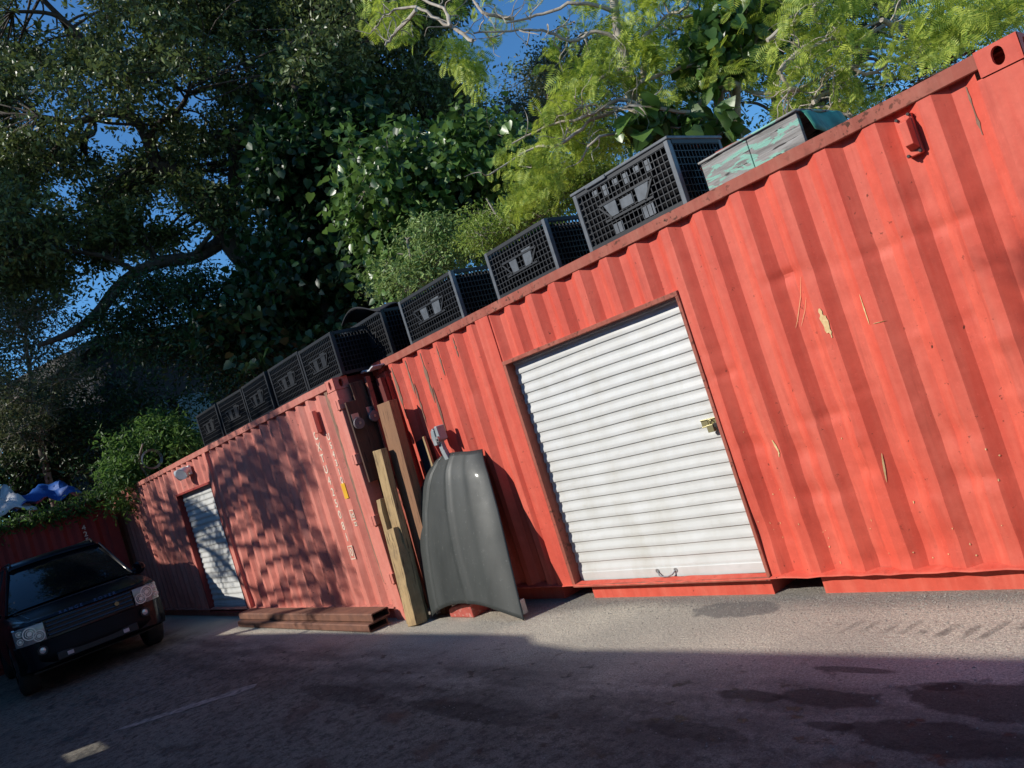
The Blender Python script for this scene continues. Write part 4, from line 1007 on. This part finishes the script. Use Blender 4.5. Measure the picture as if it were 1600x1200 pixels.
for c in scatter(270, [(-60, -60), (600, -60), (570, 120), (560, 230), (520, 330), (420, 400), (330, 330), (240, 400), (120, 420), (100, 470), (-60, 480)], (15.2, 19.0), gaps):
    oak.lobe(c, .45+.3*rng.random(), 17, 28, .12, sig=.12, twig=.004)
for c in scatter(70, [(-60, -60), (600, -60), (560, 150), (330, 120), (120, 260), (160, 380), (100, 470), (-60, 480)], (13.0, 15.2), gaps): oak.lobe(c, .40+.3*rng.random(), 16, 26, .12, sig=.12, twig=.004)
oak.finish(BARK, OAK, 'oak', droop=.15, up=.5)

# --- second dark tree -------------------------------------------------------
b0 = at(640, 520, 18.5); b0[2] = 0
t2 = Tree('broadleaf_tree', 'dark green tree rising behind the vines at top centre, right of the live oak', 'tree', b0)
t2.limb([(*b0, .2), W(630, 400, 18.3, .15), W(625, 250, 18.0, .12), W(640, 120, 17.6, .09), W(660, 0, 17.2, .05)])
t2.limb([W(625, 250, 18.0, .08), W(670, 180, 17.6, .06), W(720, 130, 17.4, .03)])
for c in scatter(95, [(520, -60), (720, -60), (735, 60), (725, 140), (760, 200), (700, 260), (580, 300), (530, 200)], (15.5, 19), [(545, 240, 18), (770, 60, 30), (700, 30, 8)]):
    t2.lobe(c, .5+.3*rng.random(), 18, 28, .115, sig=.12)
t2.finish(BARK, OAK, 'oak', droop=.3, up=.4)

# --- vine-draped mass -------------------------------------------------------
b0 = at(505, 560, 14.2); b0[2] = 0
t3 = Tree('vine_covered_tree', 'tree trunk draped in dark broad leaved vines behind the crates, right of the oak trunk', 'tree', b0)
t3.limb([(*b0, .22), W(505, 470, 14.2, .2), W(500, 330, 14.3, .16), W(480, 200, 14.4, .13), W(450, 90, 14.5, .09)])
t3.limb([W(500, 330, 14.3, .10), W(540, 250, 14.2, .07), W(590, 190, 14, .04)])
t3.limb([W(505, 470, 14.2, .1), W(470, 430, 14, .07), W(420, 460, 13.6, .04)])
for c in scatter(110, [(430, 150), (560, 150), (600, 260), (590, 420), (560, 540), (420, 560), (330, 540), (420, 420)], (13.2, 15.5)):
    t3.lobe(c, .5+.25*rng.random(), 12, 15, .135, sig=.15, twig=.004, branch=rng.random() < .4)
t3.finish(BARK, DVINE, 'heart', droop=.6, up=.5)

b0 = at(690, 520, 12.2); b0[2] = 0
t4 = Tree('vine_thicket', 'sunlit thicket of heart leaved vines over a small tree behind the middle crates', 'thicket', b0)
t4.limb([(*b0, .12), W(680, 420, 12.2, .09), W(650, 320, 12.3, .06), W(620, 240, 12.4, .03)])
t4.limb([W(680, 420, 12.2, .07), W(740, 330, 12.2, .05), W(790, 250, 12.2, .03)])
for c in scatter(95, [(545, 290), (560, 190), (620, 230), (720, 210), (790, 205), (830, 260), (840, 330), (760, 400), (690, 420), (600, 480), (570, 400)], (11.4, 14.0)):
    t4.lobe(c, .38+.2*rng.random(), 11, 15, .125, sig=.13, twig=.004, branch=rng.random() < .3)
t4.finish(TWIG, VINE, 'heart', droop=.6, up=.6)

b0 = at(660, 470, 11.2); b0[2] = 0
t5 = Tree('variegated_shrub', 'pale cream and green leaved shrub just behind the middle crates', 'shrub', b0)
t5.limb([(*b0, .05), W(650, 430, 11.2, .03), W(640, 370, 11.2, .015)])
for c in scatter(26, [(585, 350), (620, 375), (690, 330), (720, 365), (745, 425), (690, 430), (610, 475), (560, 455), (600, 410)], (10.9, 11.8)):
    t5.lobe(c, .26+.12*rng.random(), 14, 20, .075, sig=.12, twig=.003, branch=rng.random() < .5)
t5.finish(TWIG, PALE, 'lance', droop=.1, up=.7)

b0 = at(820, 420, 10.2); b0[2] = 0
t6 = Tree('lime_shrub', 'bright yellow green small leaved shrub behind the two crates with grey plates', 'shrub', b0)
t6.limb([(*b0, .05), W(815, 370, 10.2, .03), W(850, 310, 10.2, .02), W(880, 280, 10.2, .01)])
t6.limb([W(815, 370, 10.2, .025), W(780, 340, 10.2, .02), W(760, 310, 10.3, .01)])
for c in scatter(52, [(745, 330), (800, 330), (850, 270), (930, 240), (960, 262), (900, 320), (830, 345), (770, 390), (745, 380)], (9.5, 10.8)):
    t6.lobe(c, .22+.12*rng.random(), 15, 22, .055, sig=.075, twig=.003, branch=rng.random() < .5)
t6.finish(TWIG, LIME, 'lance', droop=.1, up=.7)

# --- far olive tree ---------------------------------------------------------
b0 = at(850, 420, 21); b0[2] = 0
t7 = Tree('olive_green_tree', 'dull olive green tree farther back under the patch of open sky', 'tree', b0)
t7.limb([(*b0, .2), W(850, 300, 21, .15), W(860, 200, 21, .1), W(880, 120, 21, .05)])
for c in scatter(48, [(770, 180), (810, 110), (860, 70), (960, 60), (960, 240), (860, 290), (800, 250)], (18.5, 22)):
    t7.lobe(c, .6+.3*rng.random(), 16, 24, .10, sig=.15)
t7.finish(BARK, OLIVE, 'oak', droop=.1, up=.5)

# --- dark trees behind the feathery one -------------------------------------
b0 = at(1240, 330, 13); b0[2] = 0
t8 = Tree('broadleaf_tree', 'dark shaded tree seen through the feathery branches at upper right', 'tree', b0)
t8.limb([(*b0, .16), W(1225, 230, 12.8, .13), W(1290, 150, 12.6, .11), W(1345, 90, 12.4, .08), W(1390, 20, 12.2, .05)])
t8.limb([W(1225, 230, 12.8, .1), W(1210, 120, 12.6, .07), W(1230, 20, 12.5, .05)])
for c in scatter(56, [(1060, 20), (1180, -40), (1500, -40), (1540, 40), (1440, 130), (1330, 215), (1200, 230), (1120, 160)], (11.5, 14), [(1340, 150, 20), (1180, 195, 22), (1370, 60, 22), (1440, 40, 20)]):
    t8.lobe(c, .40+.25*rng.random(), 14, 20, .09, sig=.14)
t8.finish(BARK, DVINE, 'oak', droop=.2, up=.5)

# --- feathery pale-barked tree ----------------------------------------------
b0 = at(1040, 330, 8.9); b0[2] = 0
t9 = Tree('feathery_tree', 'pale barked tree with bright feathery leaves and twisting branches over the red container', 'tree', b0)
t9.limb([(*b0, .10), W(1000, 200, 8.9, .075), W(985, 120, 8.9, .062), W(968, 60, 8.9, .055), W(955, -30, 8.8, .045)], seg=9)
t9.limb([(*(b0+np.array([.15, .1, 0])), .09), W(1012, 180, 9.0, .06), W(1005, 130, 9.1, .045), W(1010, 60, 9.2, .03)])
t9.limb([(*(b0+np.array([.7, .0, 0])), .09), W(1130, 200, 8.6, .06), W(1140, 130, 8.6, .05), W(1150, 40, 8.6, .045), W(1200, -40, 8.4, .03)])
t9.limb([W(1150, 200, 8.5, .055), W(1155, 110, 8.5, .04), W(1190, 50, 8.4, .03), W(1215, 5, 8.4, .02)])
t9.limb([W(1085, 175, 8.7, .05), W(1110, 140, 8.5, .045), W(1095, 115, 8.5, .04)])
t9.limb([W(1110, 138, 8.5, .04), W(1145, 130, 8.3, .03), W(1180, 145, 8.2, .022), W(1230, 145, 8.0, .02), W(1265, 160, 7.9, .015)])
br = [[(1000, 160), (960, 165), (915, 185), (870, 200), (800, 215)], [(985, 120), (940, 130), (900, 170), (870, 235)], [(1010, 130), (1060, 110), (1120, 90), (1180, 55)],
      [(968, 60), (930, 50), (890, 60), (850, 55), (800, 50), (740, 60)], [(960, 20), (900, 10), (840, 30), (790, 40)], [(985, 160), (930, 190), (880, 230), (830, 235), (770, 270)],
      [(1085, 175), (1000, 165), (950, 170), (920, 165), (880, 180)], [(1230, 145), (1270, 130), (1310, 90), (1340, 75)], [(1265, 160), (1300, 150), (1330, 175), (1290, 165), (1250, 172)],
      [(1210, 110), (1260, 80), (1320, 60), (1380, 40), (1440, 55)], [(1330, 75), (1380, 40), (1420, 50), (1450, 80)], [(1380, 40), (1440, 75), (1470, 60), (1520, 45), (1580, 20)],
      [(1410, 110), (1460, 60), (1520, 50), (1600, 30)], [(1200, 60), (1250, 20), (1300, -10), (1380, -20)], [(1290, 130), (1340, 110), (1400, 90), (1440, 75)], [(1150, 40), (1100, 20), (1050, 30), (1020, -20)],
      [(1010, 60), (1040, 40), (1070, 10), (1090, -30)], [(1240, 150), (1215, 120), (1235, 90), (1260, 70)], [(740, 60), (700, 40), (650, 20), (610, 30), (580, 50)], [(700, 40), (690, 10), (640, -10)], [(650, 20), (620, 50), (600, 75)],
      [(790, 40), (760, 20), (730, -20)], [(1110, 140), (1060, 180), (1000, 200), (940, 215), (900, 250)], [(1310, 90), (1350, 120), (1385, 100)], [(1265, 160), (1255, 185), (1225, 180)], [(1385, 60), (1405, 20), (1400, -20)]]
for k, bl in enumerate(br):
    d0 = 8.5-(.9 if bl[0][0] > 1180 else 0); m_ = len(bl)
    t9.limb([W(x+rng.normal()*4, y+rng.normal()*5, d0+rng.normal()*.12+(.25*i if bl[0][0] < 800 else 0), .024*(1-i/m_*.75)) for i, (x, y) in enumerate(bl)], n=5, seg=6, wig=.007)
nd = np.array(t9.nodes)
for k in range(260):                       # bare crooked twigs
    a = nd[rng.integers(60, len(nd))]; p = a[:3].copy(); pts = [(*p, .008)]; d = unit(rng.normal(size=3)*np.array([1, .6, .8]))
    for j in range(4):
        d = unit(d+rng.normal(size=3)*.55); p = p+d*.10; pts.append((*p, .007-.0014*j))
    t9.limb(pts, n=3, seg=4)
def fronds(tree, poly, n, dr, gp, size, k=10, spread=.105):
    for c in scatter(int(n*.75), poly, dr, gp):
        m_ = int(k*(.6+.8*rng.random()))
        tree.pos.append(c+rng.normal(size=(m_, 3))*spread*np.array([1, 1, .6])); tree.sz.append(size*(.7+.6*rng.random(m_)))
        tree.out.append(np.tile(unit(rng.normal(size=3)*np.array([1, 1, .3])+np.array([.0, 0, -.1])), (m_, 1)))
skyg = [(770, 80, 34), (740, 40, 8), (1180, 200, 20), (1370, 55, 18), (1230, 150, 8), (1330, 150, 14)]
fronds(t9, [(880, 20), (960, -40), (1120, -40), (1150, 60), (1090, 150), (950, 175), (860, 240), (840, 190), (880, 110)], 150, (8.2, 9.5), skyg, .18)
fronds(t9, [(780, 235), (850, 190), (930, 200), (1000, 215), (930, 250), (850, 300), (800, 330)], 60, (8.4, 9.4), [], .16)
fronds(t9, [(560, -30), (700, -30), (700, 40), (620, 60), (600, 105), (570, 70)], 22, (9.5, 10.5), [], .19)
fronds(t9, [(680, 60), (740, 85), (770, 130), (700, 120)], 14, (9.5, 10.3), [], .18)
fronds(t9, [(720, -40), (880, -40), (880, 90), (790, 110), (740, 130)], 14, (9, 10), [(770, 80, 14)], .16)
fronds(t9, [(1160, -40), (1420, -40), (1400, 40), (1330, 90), (1230, 120), (1170, 80)], 80, (7.2, 8.6), skyg, .17)
fronds(t9, [(1120, 100), (1240, 110), (1300, 130), (1330, 180), (1240, 170), (1150, 140)], 26, (7.6, 8.5), [], .15)
fronds(t9, [(1400, 40), (1480, -20), (1640, -40), (1640, 30), (1540, 55), (1440, 110), (1400, 100)], 84, (6.2, 7.6), skyg, .15)
fronds(t9, [(1260, 140), (1380, 110), (1400, 140), (1320, 200), (1290, 190)], 16, (7.2, 7.8), [], .13)
t9.finish(PALEBARK, FERN, 'fern', droop=.45, up=.9, outw=1.2)

b0 = at(1120, 330, 8.5); b0[2] = 0
t10 = Tree('climbing_vine', 'large glossy heart leaved vine climbing the pale trunks behind the largest crate', 'vine', b0)
t10.limb([(*b0, .02), W(1105, 230, 8.4, .015), W(1060, 200, 8.4, .01), W(1000, 205, 8.4, .006)])
t10.limb([(*b0, .02), W(1150, 180, 8.4, .015), W(1120, 80, 8.5, .01), W(1180, 10, 8.5, .006)])
for c in scatter(12, [(975, 190), (1040, 180), (1130, 175), (1140, 215), (1060, 225), (985, 215)], (8.2, 8.7)): t10.lobe(c, .14, 4, 4, .21, sig=.07, twig=.003, branch=False)
for c in scatter(26, [(1060, 110), (1130, 0), (1220, -20), (1210, 50), (1150, 110), (1120, 170)], (8.2, 8.8)): t10.lobe(c, .2, 6, 6, .13, sig=.09, twig=.003, branch=False)
t10.finish(TWIG, VINE, 'heart', droop=.7, up=.5)

# --- dark understorey, hanging twigs, creepers ------------------------------
b0 = at(330, 560, 15.5); b0[2] = 0
t11 = Tree('understorey_shrub', 'dark shaded shrubbery below the oak limbs, left of the crates', 'shrub', b0)
t11.limb([(*b0, .08), W(330, 500, 15.5, .06), W(300, 450, 15.4, .03)])
for c in scatter(95, [(150, 480), (250, 430), (360, 440), (470, 520), (460, 570), (380, 620), (300, 560), (200, 550), (150, 520)], (13.8, 16.4), [(130, 450, 26)]):
    t11.lobe(c, .40+.25*rng.random(), 13, 18, .10, sig=.14, twig=.004, branch=rng.random() < .4)
t11.finish(BARK, DVINE, 'lance', droop=.4, up=.5)

b0 = at(-30, 760, 13.2); b0[2] = 2.0
b0 = np.array([-12.6, -1.2, 0.0])
t12 = Tree('twiggy_shrub', 'grey twiggy shrub with small dull leaves hanging at far left behind the rubbish', 'shrub', b0)
t12.limb([(*b0, .09), W(60, 680, 16.5, .07), W(50, 600, 16.2, .05), W(40, 520, 15.8, .03), W(60, 460, 15.5, .02)])
t12.limb([W(60, 680, 16.5, .05), W(90, 600, 16, .03), W(120, 560, 15.8, .02)])
for c in scatter(90, [(-40, 430), (70, 460), (120, 530), (130, 590), (90, 640), (60, 720), (-40, 740)], (14.5, 17.5)):
    t12.lobe(c, .40+.2*rng.random(), 13, 17, .075, sig=.13, twig=.007, branch=rng.random() < .5)
t12.finish(TWIG, OLIVE, 'oak', droop=.3, up=.4)

b0 = at(225, 720, 14.5); b0[2] = H2
t13 = Tree('creeper', 'sunlit creeper spilling over the left end of the faded container', 'creeper', (-8.3, -.2, H2))
t13.limb([(-8.3, -.2, H2, .03), (-8.2, -.3, H2+.35, .025), (-7.7, -.3, H2+.6, .015)])
for c in scatter(44, [(165, 760), (175, 700), (215, 665), (290, 655), (310, 690), (250, 735), (215, 745), (225, 775), (190, 795), (175, 790)], (14.0, 15.4)):
    t13.lobe(c, .24+.14*rng.random(), 15, 17, .10, sig=.11, twig=0, branch=False)
t13.finish(TWIG, CREEP, 'lance', droop=.4, up=.6)

t14 = Tree('creeper', 'ragged creeper hanging along the roof edge of the dark container', 'creeper', (-9.95, -1.8, 2.49))
for y in np.linspace(-.75, -3.6, 40):
    t14.lobe((-9.72+rng.normal()*.05, y, 2.46+rng.normal()*.07), .11+.08*rng.random(), 8, 8, .085, sig=.09, twig=.003, branch=False)
t14.limb([(-9.9, -.7, 2.51, .015), (-9.8, -1.5, 2.53, .012), (-9.85, -2.6, 2.52, .012), (-9.8, -3.6, 2.5, .008)], wig=.02)
t14.finish(TWIG, CREEP, 'lance', droop=.5, up=.5)
b0 = np.array([-13.2, -.9, 0.0])
t15 = Tree('understorey_shrub', 'dense dark green shrub behind the blue tarp', 'shrub', b0)
t15.limb([(*b0, .08), (-13.1, -.8, 2, .06), (-12.9, -.6, 3.4, .03)])
for c in scatter(26, [(-80, 700), (80, 720), (90, 810), (-80, 860)], (16.5, 19)): t15.lobe(c, .6, 13, 16, .13, sig=.16, twig=.004, branch=False)
for c in scatter(72, [(-40, 640), (120, 590), (330, 610), (310, 660), (200, 690), (160, 770), (120, 745), (-40, 800)], (16.2, 19.0)):
    t15.lobe(c, .5+.25*rng.random(), 12, 15, .12, sig=.16, twig=.004, branch=rng.random() < .4)
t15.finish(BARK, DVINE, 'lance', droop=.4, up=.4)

# rubbish on the far container roof
P = [[(-10.1-.7*u+.1*sin(v*9), -2.05+1.05*v+.05*sin(u*7), 2.62+.50*sin(pi*(.15+.7*v))*(.35+.65*u)+.06*sin(u*9+v*7)+.05*sin(v*17)) for v in np.linspace(0, 1, 16)] for u in np.linspace(0, 1, 12)]
tag(grid_mesh(P).build('blue_tarp', TARP, smooth=35, solid=.006), 'crumpled bright blue tarp heaped on the dark container roof', 'tarp')
P = [[(-10.0-.6*u+.05*sin(v*11), -2.62+.85*v, 2.56+.60*sin(pi*(.1+.8*v))*(.3+.7*u)*(1+.25*sin(v*13+u*6))+.05*sin(u*13)) for v in np.linspace(0, 1, 18)] for u in np.linspace(0, 1, 12)]
tag(grid_mesh(P).build('white_sheeting', SHEET, smooth=35, solid=.006), 'crumpled white plastic sheeting beside the blue tarp', 'sheeting')
mb = MB()
for k in range(3):
    rr_ = .15+.014*k; mb.tube([(-7.75+.02*k, -.22+rr_*cos(a), H2+.30+rr_*sin(a)) for a in np.linspace(0, 2*pi, 25)], .0035, 5, False)
tag(mb.build('wire_coil', STEEL), 'loop of pale wire among the creeper on the faded container', 'wire')

# --- trees behind the near wall: unseen, placed to dapple and shade ------------
SH = OAK
def shade_tree(label, base, targets, r, sprays, leaves, size):
    tr = Tree('shade_tree', label, 'tree', base)
    cen = np.mean([p for p in targets], axis=0)
    tr.limb([(*base, .16), (base[0]*.6+cen[0]*.4, base[1]*.6+cen[1]*.4, cen[2]*.5, .12), (*cen, .06)])
    for p in targets: tr.lobe(p, r*(.7+.6*rng.random()), sprays, leaves, size, sig=.13)
    tr.finish(BARK, SH, 'oak', droop=.2, up=.3)
def toward_sun(x, y, z, t_): return np.array([x, y, z])+SD*t_
tg = []
for x, z, n_ in ((-3.1, 2.2, 2), (-2.6, 2.0, 2), (-2.1, 1.9, 2), (-2.4, 1.5, 2), (-1.9, 1.3, 1), (-1.5, 2.2, 1), (-1.3, 1.75, 1), (-2.0, .9, 1), (-1.75, .55, 2), (-3.6, 2.3, 1), (-3.3, 1.75, 1), (-5.2, 1.3, 1), (-5.5, .6, 1), (-5.1, .9, 1), (-6.6, 2.0, 2), (-7.0, 1.5, 2), (-7.4, 2.2, 2), (-6.7, 1.2, 1), (-8.2, 1.8, 3), (-8.8, 2.3, 2), (-9.3, 1.6, 3), (-2.9, 1.7, 2), (-2.2, 2.3, 2), (-3.8, 2.0, 1), (-1.2, 2.0, 1), (-2.5, 1.1, 1), (-2.0, 1.6, 2), (-1.6, .9, 1), (-1.5, .3, 2), (-7.2, 1.0, 2), (-6.7, 1.6, 2), (-7.8, 1.4, 3), (-6.9, .6, 2), (-5.3, 1.7, 1)):
    for k in range(n_): tg.append(toward_sun(x+rng.normal()*.16, -.44, z+rng.normal()*.13, 8.6+rng.random()*1.8))
shade_tree('tree behind the near wall that dapples the faded container', (-7.5, -8.6, 0), tg, .36, 10, 19, .095)
tg = [toward_sun(x, 0, z, 9+rng.random()) for x, z in ((5.80, 1.62), (5.95, 1.45), (6.0, 1.0), (6.15, 1.2))]
shade_tree('small tree behind the near wall shading the right edge of the red container', (2.0, -8.6, 0), tg, .17, 6, 8, .085)
tg = [toward_sun(x, y, z, 11+3*rng.random()) for x, y, z in [(-12+rng.random()*7.8, 1.2+rng.random()*3.6, 2.75+rng.random()*2.5) for k in range(85)]]  # crown added to block the sun from the understorey
shade_tree('unseen broad tree added behind the near wall to shade the lower trees', (-14.0, -9.0, 0), tg, .9, 20, 22, .16)
